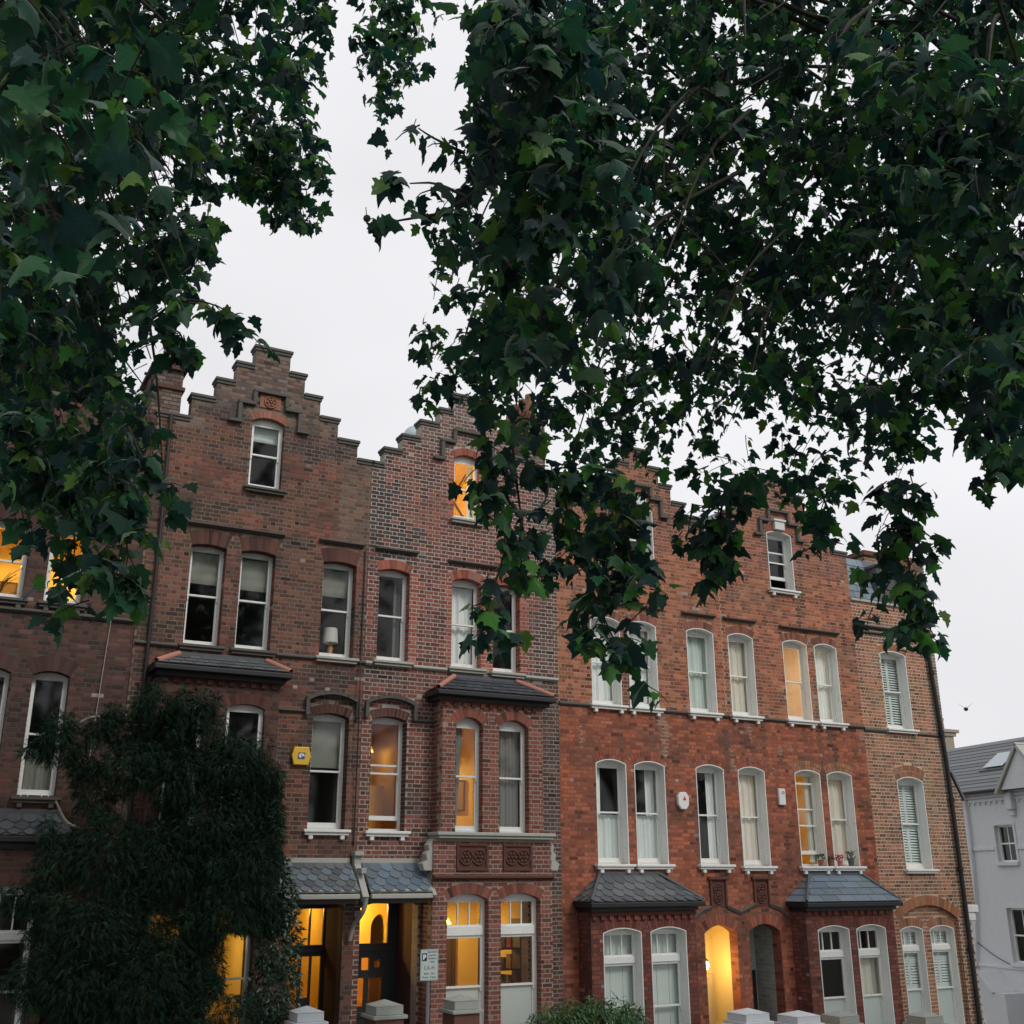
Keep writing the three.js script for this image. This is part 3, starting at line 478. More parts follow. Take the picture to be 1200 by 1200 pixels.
// ---- house B
const B = new House('terraced_house', 'brown brick stepped-gable house behind the tall evergreen shrub, yellow alarm box on wall', 3.2, 7.65, { brick: bBrick, mortar: bcMort });
const porchB = O(6.4, 7.43, .25, 3.55, 3.6), porchC = O(7.76, 8.93, .25, 3.55, 3.6);
{
  const w2 = [O(4.07, 4.75, 8.14, 10.06, 10.11, .3), O(5.03, 5.72, 8.14, 10.06, 10.11, .3), O(6.69, 7.40, 8.14, 10.06, 10.11, .3)], gb = O(5.045, 5.72, 11.4, 12.83, 12.93, .2), w1 = O(6.64, 7.38, 4.89, 6.98, 7.06, .2), bay = O(3.85, 5.68, .9, 7.2, 7.203), holes = [...w2, gb, w1, bay, porchB];
  const G = gable(3.2, 7.65, 12.6, 12.35, [[3.82, 13.1], [4.28, 13.55], [4.65, 14.0], [5.01, 14.45]], [[7.3, 12.73], [6.85, 13.15], [6.44, 13.58], [6.08, 14.01], [5.74, 14.45]]); G.out[0][1] = G.out[1][1] = -.8;
  const wall = B.front(G.out, holes); B.courses(ZT(0), 3.2, 7.65, .9, 14.45, holes, { profile: v => G.prof(v) }); copings(B, G.tops, MAT.stoneDark);
  for (const h of w2) { B.arch(ZT(0), h, .29, dimDress, .23); B.jambs(h, 0, .22, bBrick); sash(B, { ...h, depth: .22, sill: h.x0 > 6 ? 'stone' : 'dark' }); }
  B.arch(ZT(0), gb, .17, (x, y, r) => blend([.36, .15, .10], r, .2)); B.jambs(gb, 0, .14, bBrick); sash(B, { ...gb, depth: .14, sill: 'dark' }); gableHood(B, gb, MAT.stoneDark); rosette((gb.x0 + gb.x1) / 2, gb.yc + .34, .03, .12, B, MAT.terracotta); part('terracotta_panel', rbox(5.16, 5.6, 13.13, 13.42, -.01, .018, .01), MAT.terracotta, B.g);
  B.arch(ZT(0), w1, .18, dimDress, .23); B.jambs(w1, 0, .22, dimDress); sash(B, { ...w1, depth: .22, sill: 'white', brackets: true }); hoodArch(B, w1, .36, .32, MAT.stoneDark);
  hoodStrip(B, 3.95, 5.85, 10.44); hoodStrip(B, 6.57, 7.52, 10.46); part('string_course', [strip(3.22, 4.0, stringProf(8.05, .08, .07)), strip(5.84, 6.58, stringProf(8.05, .08, .07)), strip(7.5, 7.645, stringProf(8.05, .08, .07))], MAT.stoneDark, B.g);
  part('string_course', strip(5.9, 6.48, stringProf(7.02, .07, .07)), MAT.stoneDark, B.g);
  const bh = [O(3.86, 4.5, 4.85, 6.98, 7.06), O(4.89, 5.6, 4.85, 6.98, 7.06), O(3.86, 4.52, 1.2, 3.5, 3.62), O(4.9, 5.66, 1.2, 3.5, 3.62)];
  bayStage(B, 3.66, 5.85, .4, .5, 7.5, bh, M([.085, .07, .058], .95), dimDress); for (const h of bh) { B.jambs(h, .4, .12, dimDress); sash(B, { ...h, z: .4, depth: .12, sill: 'stone' }); } dentils(B, 3.66, 5.85, 7.36, .4, dimDress);
  bayRoof(B, { bx0: 3.53, bx1: 5.98, zb: .6, ye: 7.66, tx0: 4.02, tx1: 5.66, yt: 7.93, rows: 3, wide: .22, mats: slateMats, shape: 'rect', hip: MAT.ridge });
  part('drainpipe', tubeGeo([[3.44, 12.6, .07], [3.46, 10.6, .07], [3.45, 7.9, .07], [3.45, .5, .07]], .035, .035, 6), MAT.iron, B.g);
  part('wire', tubeGeo([[7.56, 10.4, .03], [7.55, 8.2, .03], [7.52, 7.5, .14], [7.56, 4.6, .03]], .012, .012, 4), MAT.iron, B.g);
  room(B, 3.3, 6.2, 7.65, 10.6, -.3, -4); room(B, 6.25, 7.6, 7.65, 10.6, -.3, -3); room(B, 4.6, 6.2, 11, 13.0, -.3, -2.4); room(B, 3.3, 6.2, 4.3, 7.55, -.3, -4); room(B, 6.25, 7.6, 4.3, 7.55, -.3, -3); room(B, 3.3, 6.15, .4, 4.2, -.3, -3.4, MAT.roomWarm);
  part('floor_slab', box(3.87, 5.64, 4.2, 4.3, -.29, .17), MAT.room, B.g);
  roofPrism(B, 5.375, 2.1, 12.2, 14.15);
  B.finish(wall, (x, y) => (x < 345 && y > 800) || (x < 215 && y < 620));
}
curtainSafe();
function curtainSafe() {
  blind(4.13, 4.72, 9.4, 10.0, -.36, 'half-lowered pale roman blind in first of the paired windows above tiled bay roof'); blind(5.09, 5.7, 9.38, 10.0, -.36, 'half-lowered pale roman blind in second of the paired windows above tiled bay roof');
  blind(6.75, 7.38, 9.45, 10.0, -.36, 'short roman blind in window where a lampshade stands on the sill'); blind(6.7, 7.38, 6.05, 6.96, -.36, 'pale folded blind in window beside the yellow alarm box');
  blind(5.1, 5.7, 12.5, 12.8, -.32, 'short blind at top of narrow gable window under terracotta rosette', CL.green);
}
lamp(5.3, 2.9, -2.2, 1.6, 'lamp glowing behind bay window hidden by the evergreen shrub', { top: 4.1 });
{ // table lamp, unlit, in B's single second-floor window
  const g = thing('table_lamp', 'table lamp with white drum shade on brown base inside upstairs window', 'lamp', [7.08, 8.2, -.5]);
  const s = new THREE.CylinderGeometry(.13, .16, .3, 20, 1, true); s.translate(7.08, 8.68, -.5); part('lamp_shade', worldUV(clean(s)), cloth([.72, .74, .68], .3), g);
  const b = new THREE.LatheGeometry([[0, 0], [.09, .01], [.1, .06], [.05, .12], [.07, .22], [.03, .32], [.02, .5]].map(p => new THREE.Vector2(...p)), 16); b.translate(7.08, 8.2, -.5); part('lamp_base', worldUV(clean(b)), M([.4, .2, .05], .4), g);
  solo('desk', [box(6.4, 7.5, 8.16, 8.195, -1, -.34), box(6.4, 6.45, 7.7, 8.16, -1, -.34), box(7.45, 7.5, 7.7, 8.16, -1, -.34)], MAT.wood, 'plain brown desk under the white lampshade inside upstairs window', 'desk');
}

// ---- house C
const CW2 = [O(7.89, 8.58, 8.17, 10.04, 10.11, .2), O(9.54, 10.24, 8.17, 10.02, 10.11, .2), O(10.52, 11.18, 8.15, 10.0, 10.08, .2)], CG = O(9.55, 10.19, 11.42, 12.83, 12.94, .2), CW1 = O(7.85, 8.6, 4.88, 7.0, 7.07, .2);
const C = new House('terraced_house', 'stepped-gable brick house with whitish mortar and two-storey red bay with rosettes', 7.65, 12.12, {
  brick: (x, y, r, hd) => {
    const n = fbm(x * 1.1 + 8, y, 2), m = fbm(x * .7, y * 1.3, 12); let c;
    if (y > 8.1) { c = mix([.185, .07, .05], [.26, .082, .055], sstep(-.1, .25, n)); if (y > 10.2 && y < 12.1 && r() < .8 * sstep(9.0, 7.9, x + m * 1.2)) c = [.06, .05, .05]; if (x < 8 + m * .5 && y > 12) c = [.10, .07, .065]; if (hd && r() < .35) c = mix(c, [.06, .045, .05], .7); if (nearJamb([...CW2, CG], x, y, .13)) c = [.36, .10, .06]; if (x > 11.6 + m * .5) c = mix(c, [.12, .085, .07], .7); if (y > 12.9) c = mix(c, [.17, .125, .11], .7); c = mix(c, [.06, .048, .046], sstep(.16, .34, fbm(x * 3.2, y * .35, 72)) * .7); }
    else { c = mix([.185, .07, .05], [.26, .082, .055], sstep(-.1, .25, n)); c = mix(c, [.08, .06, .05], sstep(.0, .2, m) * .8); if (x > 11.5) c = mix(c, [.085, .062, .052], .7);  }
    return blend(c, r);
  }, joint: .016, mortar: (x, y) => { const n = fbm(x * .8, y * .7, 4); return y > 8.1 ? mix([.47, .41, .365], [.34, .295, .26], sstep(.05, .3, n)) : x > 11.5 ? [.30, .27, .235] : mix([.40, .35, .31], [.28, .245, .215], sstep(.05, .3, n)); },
});
{
  const bay = O(9.34, 11.32, .9, 7.2, 7.203), holes = [...CW2, CG, CW1, bay, porchC];
  const G = gable(7.65, 12.12, 12.35, 12.6, [[7.92, 12.72], [8.32, 13.1], [8.74, 13.52], [9.19, 13.9], [9.52, 14.32]], [[11.5, 13.08], [11.0, 13.5], [10.62, 13.92], [10.24, 14.32]]); G.out[0][1] = G.out[1][1] = -.8;
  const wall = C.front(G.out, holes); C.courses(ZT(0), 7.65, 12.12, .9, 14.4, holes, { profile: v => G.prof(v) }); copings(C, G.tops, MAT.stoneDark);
  const red = (x, y, r) => blend([.34, .105, .065], r, .3), bayRed = (x, y, r) => blend(mix([.25, .08, .055], [.17, .06, .045], sstep(-.05, .25, fbm(x * 1.5, y * 1.2, 5))), r, .3);
  for (const h of CW2) { C.arch(ZT(0), h, .2, red, .2); C.jambs(h, 0, .19, red); sash(C, { ...h, depth: .19, sill: 'stone' }); }
  C.arch(ZT(0), CG, .17, red); C.jambs(CG, 0, .13, red); sash(C, { ...CG, depth: .13, sill: 'stone' }); gableHood(C, CG, MAT.stoneDark);
  C.arch(ZT(0), CW1, .18, dimDress, .23); C.jambs(CW1, 0, .22, dimDress); sash(C, { ...CW1, depth: .22, sill: 'white', brackets: true, lift: .16, drop: 0 }); hoodArch(C, CW1, .36, .32, MAT.stoneDark);
  hoodStrip(C, 7.78, 8.72, 10.46); hoodStrip(C, 9.44, 11.3, 10.4); part('string_course', [strip(7.655, 7.8, stringProf(8.05, .09, .07)), strip(8.68, 9.44, stringProf(8.05, .09, .07)), strip(11.28, 12.1, stringProf(8.05, .09, .07))], MAT.stone, C.g);
  part('string_course', strip(8.75, 9.15, stringProf(6.98, .07, .07)), MAT.stoneDark, C.g);
  const mort = M([.36, .30, .25], .95, { map: grain });
  const u = [O(9.47, 10.07, 4.86, 6.95, 7.1), O(10.44, 11.12, 4.86, 6.95, 7.1)], lo = [O(9.28, 10.16, .95, 3.62, 3.74), O(10.42, 11.3, .95, 3.62, 3.74)];
  bayStage(C, 9.17, 11.45, .45, 4.86, 7.5, u, mort, bayRed); for (const h of u) { C.jambs(h, .45, .16, bayRed); sash(C, { ...h, z: .45, depth: .17, sill: 'none' }); }
  bayStage(C, 8.98, 11.57, .55, .5, 4.74, lo, mort, bayRed, .22, .2);
  for (const h of lo) { C.jambs(h, .55, .16, bayRed); sash(C, { ...h, z: .55, depth: .17, transom: [2.98, 3.14], ym: 2.06, frosted: true, sill: 'stone' }); }
  dentils(C, 9.17, 11.45, 7.3, .45, bayRed);
  part('bay_sill', [rbox(9.0, 11.6, 4.795, 4.86, .2, .70, .015), rbox(9.04, 11.56, 4.742, 4.795, .2, .66, .01)], MAT.stone, C.g);
  part('string_course', strip(8.97, 11.58, stringProf(3.98, .1, .1).map(p => [p[0] + .55, p[1]])), MAT.terraDark, C.g);
  for (const [a, b] of [[9.46, 10.14], [10.47, 11.12]]) { part('terracotta_panel', [rbox(a, b, 4.15, 4.2, .53, .585, .008), rbox(a, b, 4.6, 4.64, .53, .585, .008), rbox(a, a + .05, 4.2, 4.6, .53, .585, .008), rbox(b - .05, b, 4.2, 4.6, .53, .585, .008), box(a + .05, b - .05, 4.2, 4.6, .54, .5545)], MAT.terraDark, C.g); for (const k of [.3, .7]) rosette(a + (b - a) * k, 4.4, .565, .135, C); }
  for (const [x, s] of [[8.98, -1], [11.57, 1]]) { const sh = new THREE.Shape([[0, 0], [.16 * s, 0], [.20 * s, .12], [.10 * s, .18], [.13 * s, .3], [.06 * s, .36], [.08 * s, .46], [0, .56]].map(p => new THREE.Vector2(...p))); const g = new THREE.ExtrudeGeometry(sh, { depth: .2, bevelEnabled: true, bevelSize: .01, bevelThickness: .01, bevelSegments: 1 }); g.translate(x, 4.16, .3); part('stone_scroll', worldUV(clean(g)), MAT.stone, C.g); }
  bayRoof(C, { bx0: 8.98, bx1: 11.64, zb: .64, ye: 7.6, tx0: 9.6, tx1: 11.06, yt: 7.96, rows: 4, wide: .2, mats: slateDark, shape: 'rect', hip: MAT.ridge });
  room(C, 7.7, 8.95, 7.7, 10.6, -.3, -3); room(C, 9.0, 12.0, 7.7, 10.6, -.3, -4, M([.16, .17, .16], .95)); room(C, 9.05, 10.7, 11, 13.0, -.3, -2.2, MAT.roomWarm); room(C, 7.7, 8.95, 4.3, 7.6, -.3, -2.6, M([.5, .30, .10], .95)); room(C, 9.0, 12.0, 4.3, 7.6, -.3, -3.4, MAT.roomWarm); room(C, 9.42, 12.0, .4, 4.2, -.3, -3.6, MAT.roomWarm);
  part('floor_slab', box(9.38, 11.24, 4.2, 4.3, -.29, .2), MAT.room, C.g);
  part('attic_beam', tubeGeo([[9.7, 12.6, -1.0], [10.5, 11.5, -1.0]], .03, .03, 4), MAT.wood, C.g);
  chimney(C, 11.32, 11.9, -1.4, -.06, 12.3, 14.3, 4, C.cols.brick);
  roofPrism(C, 9.86, 2.1, 12.2, 14.05);
  C.finish(wall, (x, y) => (x > 530 && y < 680));
  part('bookcase', [box(11.0, 11.05, .6, 3.2, -1.6, -1.2), box(11.8, 11.85, .6, 3.2, -1.6, -1.2), ...[.6, 1.0, 1.4, 1.8, 2.2, 2.6, 3.0].map(y => box(11.05, 11.8, y, y + .03, -1.6, -1.2))], MAT.wood, C.g);
  part('interior_door', [box(10.55, 10.63, .44, 2.75, -3.55, -3.46), box(11.3, 11.38, .44, 2.75, -3.55, -3.46), box(10.55, 11.38, 2.75, 2.85, -3.55, -3.46)], MAT.wood, C.g); part('door_leaf', box(10.64, 11.29, .44, 2.74, -3.55, -3.5), MAT.wood, C.g);
  part('mantelpiece', [rbox(9.65, 10.5, 1.95, 2.02, -3.55, -3.2, .01), box(9.7, 9.82, .44, 1.95, -3.55, -3.3), box(10.33, 10.45, .44, 1.95, -3.55, -3.3)], MAT.wood, C.g);
  for (let i = 0; i < 20; i++) { const y = [1.03, 1.43, 1.83, 2.23, 2.63][i % 5], x = 11.08 + (i / 5 | 0) * .17 + rr(0, .05), m = M([rr(.05, .4), rr(.03, .2), rr(.02, .12)], .8); solo('book', box(x, x + rr(.03, .06), y + .001, y + rr(.2, .3), -1.45, -1.24), m, 'book standing on shelves behind the lit ground-floor bay window', 'book', 'books in the bookcase'); }
}
lamp(9.25, 12.7, -1.0, 4, 'lamp lighting the attic room behind the orange gable window', { top: 12.95 });
lamp(8.5, 6.6, -1.9, .5, 'dim lamp behind narrow amber window beside the two-storey bay', { top: 7.5 });
lamp(10.55, 6.3, -2.75, 4, 'lamp lighting amber room behind the first-floor bay window', { top: 7.5 });
lamp(10.75, 3.1, -2.7, 3.6, 'lamp lighting the ground-floor room with bookshelves', { top: 4.1 });
curtain(10.5, 11.22, 4.9, 6.98, .15, CL.grey, 'dark grey curtain filling right-hand window of the first-floor red bay', { freq: 1.3 });
curtain(9.53, 9.78, 4.9, 6.95, .15, CL.grey, 'dark drape drawn aside in amber-lit window of red bay', { pull: .12, side: -1 });
curtain(9.58, 10.2, 8.2, 9.98, -.34, CL.pale, 'pale green curtain hanging in window over the red bay roof');
curtain(8.38, 8.55, 8.2, 9.98, -.34, CL.grey, 'dark curtain edge in window next to the table-lamp window');
curtain(10.0, 10.16, 11.45, 12.8, -.28, CL.pale, 'pale curtain beside the orange-lit attic window');
solo('folding_screen', [box(8.2, 8.5, 4.4, 5.8, -1.0, -.97), box(8.51, 8.53, 4.4, 5.8, -1.25, -.97)], M([.85, .35, .05], .9), 'bright orange screen standing inside the narrow amber window', 'screen');
// pictures and furniture that show in the lit rooms
function picture(x0, x1, y0, y1, z, c, label) { const g = thing('picture_frame', label, 'picture', [(x0 + x1) / 2, y0, z]); part('frame', ring(x0, x1, y0, y1, z, z + .03, .03, .03), MAT.wood, g); part('print', box(x0 + .03, x1 - .03, y0 + .03, y1 - .03, z, z + .012), M(c, .8, { map: dirt }), g); }
picture(.95, 1.35, 9.2, 9.75, -3.35, [.25, .16, .08], 'framed picture on wall of the orange-lit upper room'); picture(1.75, 2.15, 9.3, 9.7, -3.35, [.4, .3, .18], 'small pale picture seen through second orange upper window'); picture(11.0, 11.5, 5.5, 6.2, -3.35, [.3, .18, .08], 'dark framed picture on amber wall behind the red bay');
{ const g = thing('potted_palm', 'dark bushy house plant standing in the orange-lit upper room', 'plant', [.85, 8.06, -1.0]); const p = new THREE.CylinderGeometry(.16, .12, .3, 14); p.translate(.85, 8.21, -1.0); part('pot', worldUV(clean(p)), MAT.terracotta, g); const L = []; for (let i = 0; i < 26; i++) { const a = i * 2.4, b = rr(.5, 1.1); L.push(tubeGeo([[.85, 8.35, -1], [.85 + Math.cos(a) * .15, 8.35 + b * .8, -1 + Math.sin(a) * .15], [.85 + Math.cos(a) * .4, 8.35 + b, -1 + Math.sin(a) * .4]], .016, .004, 4)); } part('fronds', L, M([.03, .06, .02], .8), g); }
// ---- the shared porch of B and C
function porch(H, o, xr, door) {
  const { x0, x1 } = o, zb = -1.0;
  part('porch_ceiling', box(x0 - .02, x1 + .02, 3.605, 3.66, zb, -.3), MAT.wood, H.g); part('porch_side', [box(x0 - .1, x0 - .001, .2, 3.6, zb, -.29), box(x1 + .001, x1 + .1, .2, 3.6, zb, -.29)], M([.07, .035, .026], .95), H.g);
  const s = new THREE.Shape([[x0 - .1, .2], [x1 + .1, .2], [x1 + .1, 3.66], [x0 - .1, 3.66]].map(p => new THREE.Vector2(...p))); for (const h of door.holes) s.holes.push(new THREE.Path(h.map(p => new THREE.Vector2(...p))));
  const g = new THREE.ExtrudeGeometry(s, { depth: .06, bevelEnabled: false }); g.translate(0, 0, zb - .065); const d = part('front_door', worldUV(clean(g)), MAT.doorDark, H.g);
  for (const h of door.holes) { const sg = new THREE.ShapeGeometry(new THREE.Shape(h.map(p => new THREE.Vector2(...p)))); sg.translate(0, 0, zb - .03); part('door_glass', sg, door.amber?.(h) ? M([1, .75, .4], .2, { transmission: 1, thickness: 0 }) : MAT.glass, d); }
  part('door_rail', [rbox(door.a, door.b, 2.68, 2.78, zb - .004, zb + .03, .008), rbox(door.a, door.b, 1.5, 1.6, zb - .004, zb + .02, .008)], MAT.doorDark, d); part('door_knob', new THREE.SphereGeometry(.035, 10, 8).translate(door.b - .1, 1.35, zb + .03), M([.6, .45, .15], .3, { metalness: 1 }), d);
  return d;
}
const R4 = (a, b, c, d) => [[a, c], [b, c], [b, d], [a, d]];
porch(C, porchC, 0, { a: 8.06, b: 8.8, amber: h => h[0][1] < 2.7, holes: [[[8.12, 2.82], [8.72, 2.82], [8.72, 3.54], [8.42, 3.56], [8.12, 3.47]], R4(8.2, 8.36, 2.34, 2.56), R4(8.46, 8.57, 2.38, 2.52), R4(8.13, 8.27, 1.7, 2.2), R4(8.36, 8.62, 1.7, 2.2)] });
porch(B, porchB, 0, { a: 6.9, b: 7.42, holes: [R4(6.75, 7.12, 2.82, 3.47), R4(7.15, 7.4, 2.82, 3.47), R4(7.0, 7.16, 1.9, 2.62), R4(7.2, 7.38, 1.2, 2.62), R4(6.6, 6.95, 1.2, 2.62)] });
room(C, 7.6, 9.36, .3, 3.9, -1.08, -4.2, MAT.roomYellow, 'hall'); room(B, 6.2, 7.56, .3, 3.9, -1.08, -3.2, MAT.roomYellow, 'hall');
{ const s = new THREE.Shape(R4(7.66, 9.3, .35, 3.84).map(p => new THREE.Vector2(...p))), h = new THREE.Path(); h.moveTo(8.85, .36); h.lineTo(9.2, .36); h.lineTo(9.2, 3.0); h.quadraticCurveTo(9.2, 3.25, 9.05, 3.32); h.quadraticCurveTo(8.85, 3.25, 8.85, 3.0); h.lineTo(8.85, .36); s.holes.push(h); const g = new THREE.ExtrudeGeometry(s, { depth: .15, bevelEnabled: false }); g.translate(0, 0, -2.4); part('hall_arch', worldUV(clean(g)), MAT.roomYellow, C.g); }
lamp(8.2, 3.55, -1.8, 5, 'hall lamp glowing yellow behind the fanlight of the slate-canopied porch', { top: 3.84 });
lamp(6.9, 3.5, -2.0, 1.6, 'hall lamp behind the tall glazed door beside the jasmine', { top: 3.84 });
function canopy(H, x0, x1, mats, wide, rows) {
  const r = part('porch_roof', [quad([x0, 3.80, .62], [x1, 3.80, .62], [x1, 4.31, .012], [x0, 4.31, .012], .04)], MAT.timber, H.g); slates(r, [x0, 3.8, .62], [x1, 3.8, .62], [x1, 4.31, .012], [x0, 4.31, .012], rows, wide, mats, 'hex');
  part('gutter', rbox(x0, x1, 3.66, 3.75, .56, .66, .02), MAT.timber, r); part('lead_flashing', rbox(x0 - .01, x1, 4.29, 4.38, .004, .045, .008), MAT.stone, r);
  for (let x = x0 + .2; x < x1; x += .33) part('rafter_end', box(x - .03, x + .03, 3.69, 3.76, .3, .555), MAT.timber, r); part('fascia', box(x0, x1, 3.58, 3.665, .5, .54), M([.07, .06, .05], .9), r);
}
canopy(B, 5.98, 7.5, slateMats.concat(slateBlue.slice(3)), .2, 5); canopy(C, 7.72, 8.94, slateBlue, .24, 4);
{ const x = 7.61; part('porch_bracket', [rbox(x - .07, x + .07, 3.72, 4.5, .02, .16, .01), rbox(x - .09, x + .09, 4.42, 4.5, .005, .24, .01), rbox(x - .05, x + .05, 4.1, 4.2, .16, .5, .01), quad([x - .06, 3.7, .66], [x + .06, 3.7, .66], [x + .06, 4.38, .06], [x - .06, 4.38, .06], .12)], MAT.timber, C.g); part('porch_bracket', tubeGeo([[x + .02, 3.7, .62], [x + .01, 3.45, .5], [x - .05, 3.2, .2], [x - .07, 2.95, .08]], .05, .045, 6), MAT.timber, C.g); part('porch_cheek', quad([8.95, 3.72, .66], [9.02, 3.72, .66], [9.02, 4.4, .02], [8.95, 4.4, .02], .08), MAT.timber, C.g); }
// ================================================================= the pair with white reveals (D, E) and the end house (F)
const deBrick = (x, y, r, hd) => {
  const n = fbm(x * .9 + 2, y * .8, 21), m = fbm(x * 1.7, y * .55, 25), k = fbm(x * 2.2, y * 2, 28); let c;
  if (y > 7.62) { c = mix([.42, .14, .068], [.36, .142, .076], sstep(-.1, .25, n)); c = mix(c, [.30, .085, .048], sstep(.05, .25, k) * .85); if (m < -.2) c = mix(c, [.46, .155, .07], .6); if (hd && r() < .25) c = mix(c, [.13, .07, .055], .7); if (y > 11.3) c = mix(c, [.25, .10, .075], .6); }
  else { c = mix([.36, .11, .058], [.42, .135, .068], sstep(0, .3, k)); c = mix(c, [.22, .09, .055], sstep(.0, .22, n) * .8); if (m > .18 && y > 6.3) c = mix(c, [.28, .15, .10], .6); }
  const st = fbm(x * 3.4, y * .32, 75); c = mix(c, [.085, .055, .043], sstep(.12, .32, st) * .7);
  return blend(c, r, .34);
};
const deMort = (x, y) => { const n = fbm(x * .9 + 2, y * .8, 21), m = fbm(x * 1.7, y * .55, 25); return y > 7.62 ? mix([.43, .285, .205], [.34, .235, .18], sstep(0, .3, n)) : m > .18 && y > 6.3 ? [.42, .33, .27] : mix([.27, .11, .072], [.20, .095, .066], sstep(.0, .2, n)); };
const deRed = (x, y, r) => blend([.31, .10, .062], r, .28), deBay = (x, y, r) => blend([.205, .062, .045], r, .3);
function pairHouse(name, label, x0, x1, ox, mir, o) {
  const H = new House(name, label, x0, x1, { brick: deBrick, mortar: deMort, joint: .0135 });
  const w2 = o.w2.map(([a, b]) => O(a, b, 7.65, 9.55, 9.645, .2)), w1 = o.w1.map(([a, b]) => O(a, b, o.s1, 6.38, 6.475, .22)), gb = O(o.g[0], o.g[1], 10.9, 12.38, 12.46, .18), dr = O(o.door[0], o.door[1], -.1, 2.86, 3.03, .22), bay = O(o.bay[0] + .21, o.bay[1] - .21, .6, 3.25, 3.253);
  const holes = [...w2, ...w1, gb, dr, bay], G = gable(x0, x1, o.shL, o.shR, o.left, o.right); G.out[0][1] = G.out[1][1] = -1.2;
  const wall = H.front(G.out, holes, 0, .28); H.courses(ZT(0), x0, x1, .5, 14, holes, { profile: v => G.prof(v) }); copings(H, G.tops, MAT.stoneDark);
  for (const h of w2) { H.arch(ZT(0), h, .19, (x, y, r) => blend([.27, .105, .07], r, .3)); sash(H, { ...h, depth: .19, white: true, sill: 'white', brackets: true }); }
  for (const h of w1) { H.arch(ZT(0), h, .22, o.arch1 ?? deRed, .12, 2); sash(H, { ...h, depth: .21, white: true, sill: 'white', brackets: true, lift: o.lift?.includes(h.x0) ? .22 : 0, drop: o.drop?.includes(h.x0) ? .16 : 0 }); }
  H.arch(ZT(0), gb, .18, deRed); sash(H, { ...gb, depth: .2, white: true, sill: 'white', brackets: true, lift: o.gLift ?? 0 }); gableHood(H, gb, MAT.stoneDark); { const c = (gb.x0 + gb.x1) / 2; part('keystone', [rbox(c - .16, c + .16, gb.yc + .02, gb.yc + .24, -.01, .09, .012), rbox(c - .20, c + .20, gb.yc + .24, gb.yc + .3, -.01, .12, .012)], MAT.stoneWhite, H.g); }
  for (const [a, b, y] of o.hoods) hoodStrip(H, a, b, y); 
  { const g = [], xs = [x0 + .005, ...w2.flatMap(h => [h.x0 - .1, h.x1 + .1]), x1 - .005]; for (let i = 0; i < xs.length; i += 2) if (xs[i + 1] - xs[i] > .05) g.push(strip(xs[i], xs[i + 1], stringProf(7.56, .09, .06))); part('string_course', g, MAT.stoneDark, H.g); }
  // bay
  const bw = o.bayW.map(([a, b]) => O(a, b, .3, o.bs, o.bc)), mort = M([.10, .05, .04], .95, { map: grain });
  bayStage(H, o.bay[0], o.bay[1], .5, -.6, 3.36, bw, mort, deBay, .26, .2); for (const h of bw) sash(H, { ...h, z: .5, depth: .21, white: true, transom: [2.36, 2.49].map(v => v + o.dt), ym: 1.5 + o.dt, sill: 'white', frosted: o.frost });
  dentils(H, o.bay[0], o.bay[1], 3.2, .5, deBay);
  bayRoof(H, { bx0: o.bay[0] - .09, bx1: o.bay[1] + .09, zb: .68, ye: o.ye, tx0: o.rt[0], tx1: o.rt[1], yt: 4.07, rows: o.rows, wide: o.wide, mats: o.slates, shape: o.shape, wall0: o.bay[0] - .11, wall1: o.bay[1] + .11 });
  // doorway recess
  H.arch(ZT(0), dr, .22, deRed, .12, 1); H.jambs(dr, 0, .28, deRed);
  const zb = -.92; part('porch_ceiling', box(dr.x0 - .05, dr.x1 + .05, 3.06, 3.1, zb, -.29), o.porchMat, H.g); part('porch_side', [box(dr.x0 - .08, dr.x0 - .002, -.6, 3.06, zb, -.29), box(dr.x1 + .002, dr.x1 + .08, -.6, 3.06, zb, -.29)], o.porchMat, H.g);
  if (o.whiteBrick) H.courses(leftFace(dr.x1 + .0), zb, -.29, .5, 3.05, [], { col: (x, y, r) => blend([.40, .41, .37], r, .12) });
  const d = part('front_door', [box(dr.x0 - .08, dr.x1 + .08, -.6, 3.06, zb - .06, zb)], o.porchMat, H.g); part('door_leaf', [box(dr.x0 + .06, dr.x1 - .06, -.6, 2.0, zb, zb + .04)], o.doorMat, d); part('door_panel', [rbox(dr.x0 + .14, dr.x0 + .38, .9, 1.8, zb + .04, zb + .055, .005), rbox(dr.x1 - .38, dr.x1 - .14, .9, 1.8, zb + .04, zb + .055, .005)], o.doorMat, d);
  // terracotta panel and zig-zag moulding over the door
  const [pa, pb] = o.panel; part('terracotta_panel', [rbox(pa, pa + .045, 3.4, 3.97, -.01, .05, .008), rbox(pb - .045, pb, 3.4, 3.97, -.01, .05, .008), rbox(pa - .05, pb + .05, 3.97, 4.03, -.01, .08, .008), box(pa + .045, pb - .045, 3.4, 3.97, -.012, .012)], MAT.terraDark, H.g);
  for (const k of [.64, .32]) rosette((pa + pb) / 2, 3.4 + .57 * k, .022, .115, H);
  const mould = (x, y, X, Y) => { const q = quad([x, y - .03, .03], [X, Y - .03, .03], [X, Y + .03, .06], [x, y + .03, .06], .06); return q; };
  part('hood_mould', o.zig.map(q => mould(...q)), MAT.stoneDark, H.g);
  const rm = o.rooms; for (const r of rm) room(H, ...r);
  room(H, x0 + .05, x1 - .05, 10.5, 12.6, -.3, -3, M([.3, .33, .35], .95)); room(H, o.bay[0] - .1, o.bay[1] + .1, -.3, 3.75, -.3, -3.6);
  roofPrism(H, (o.left.at(-1)[0] + o.right.at(-1)[0]) / 2, 2.0, 11.8, 13.6);
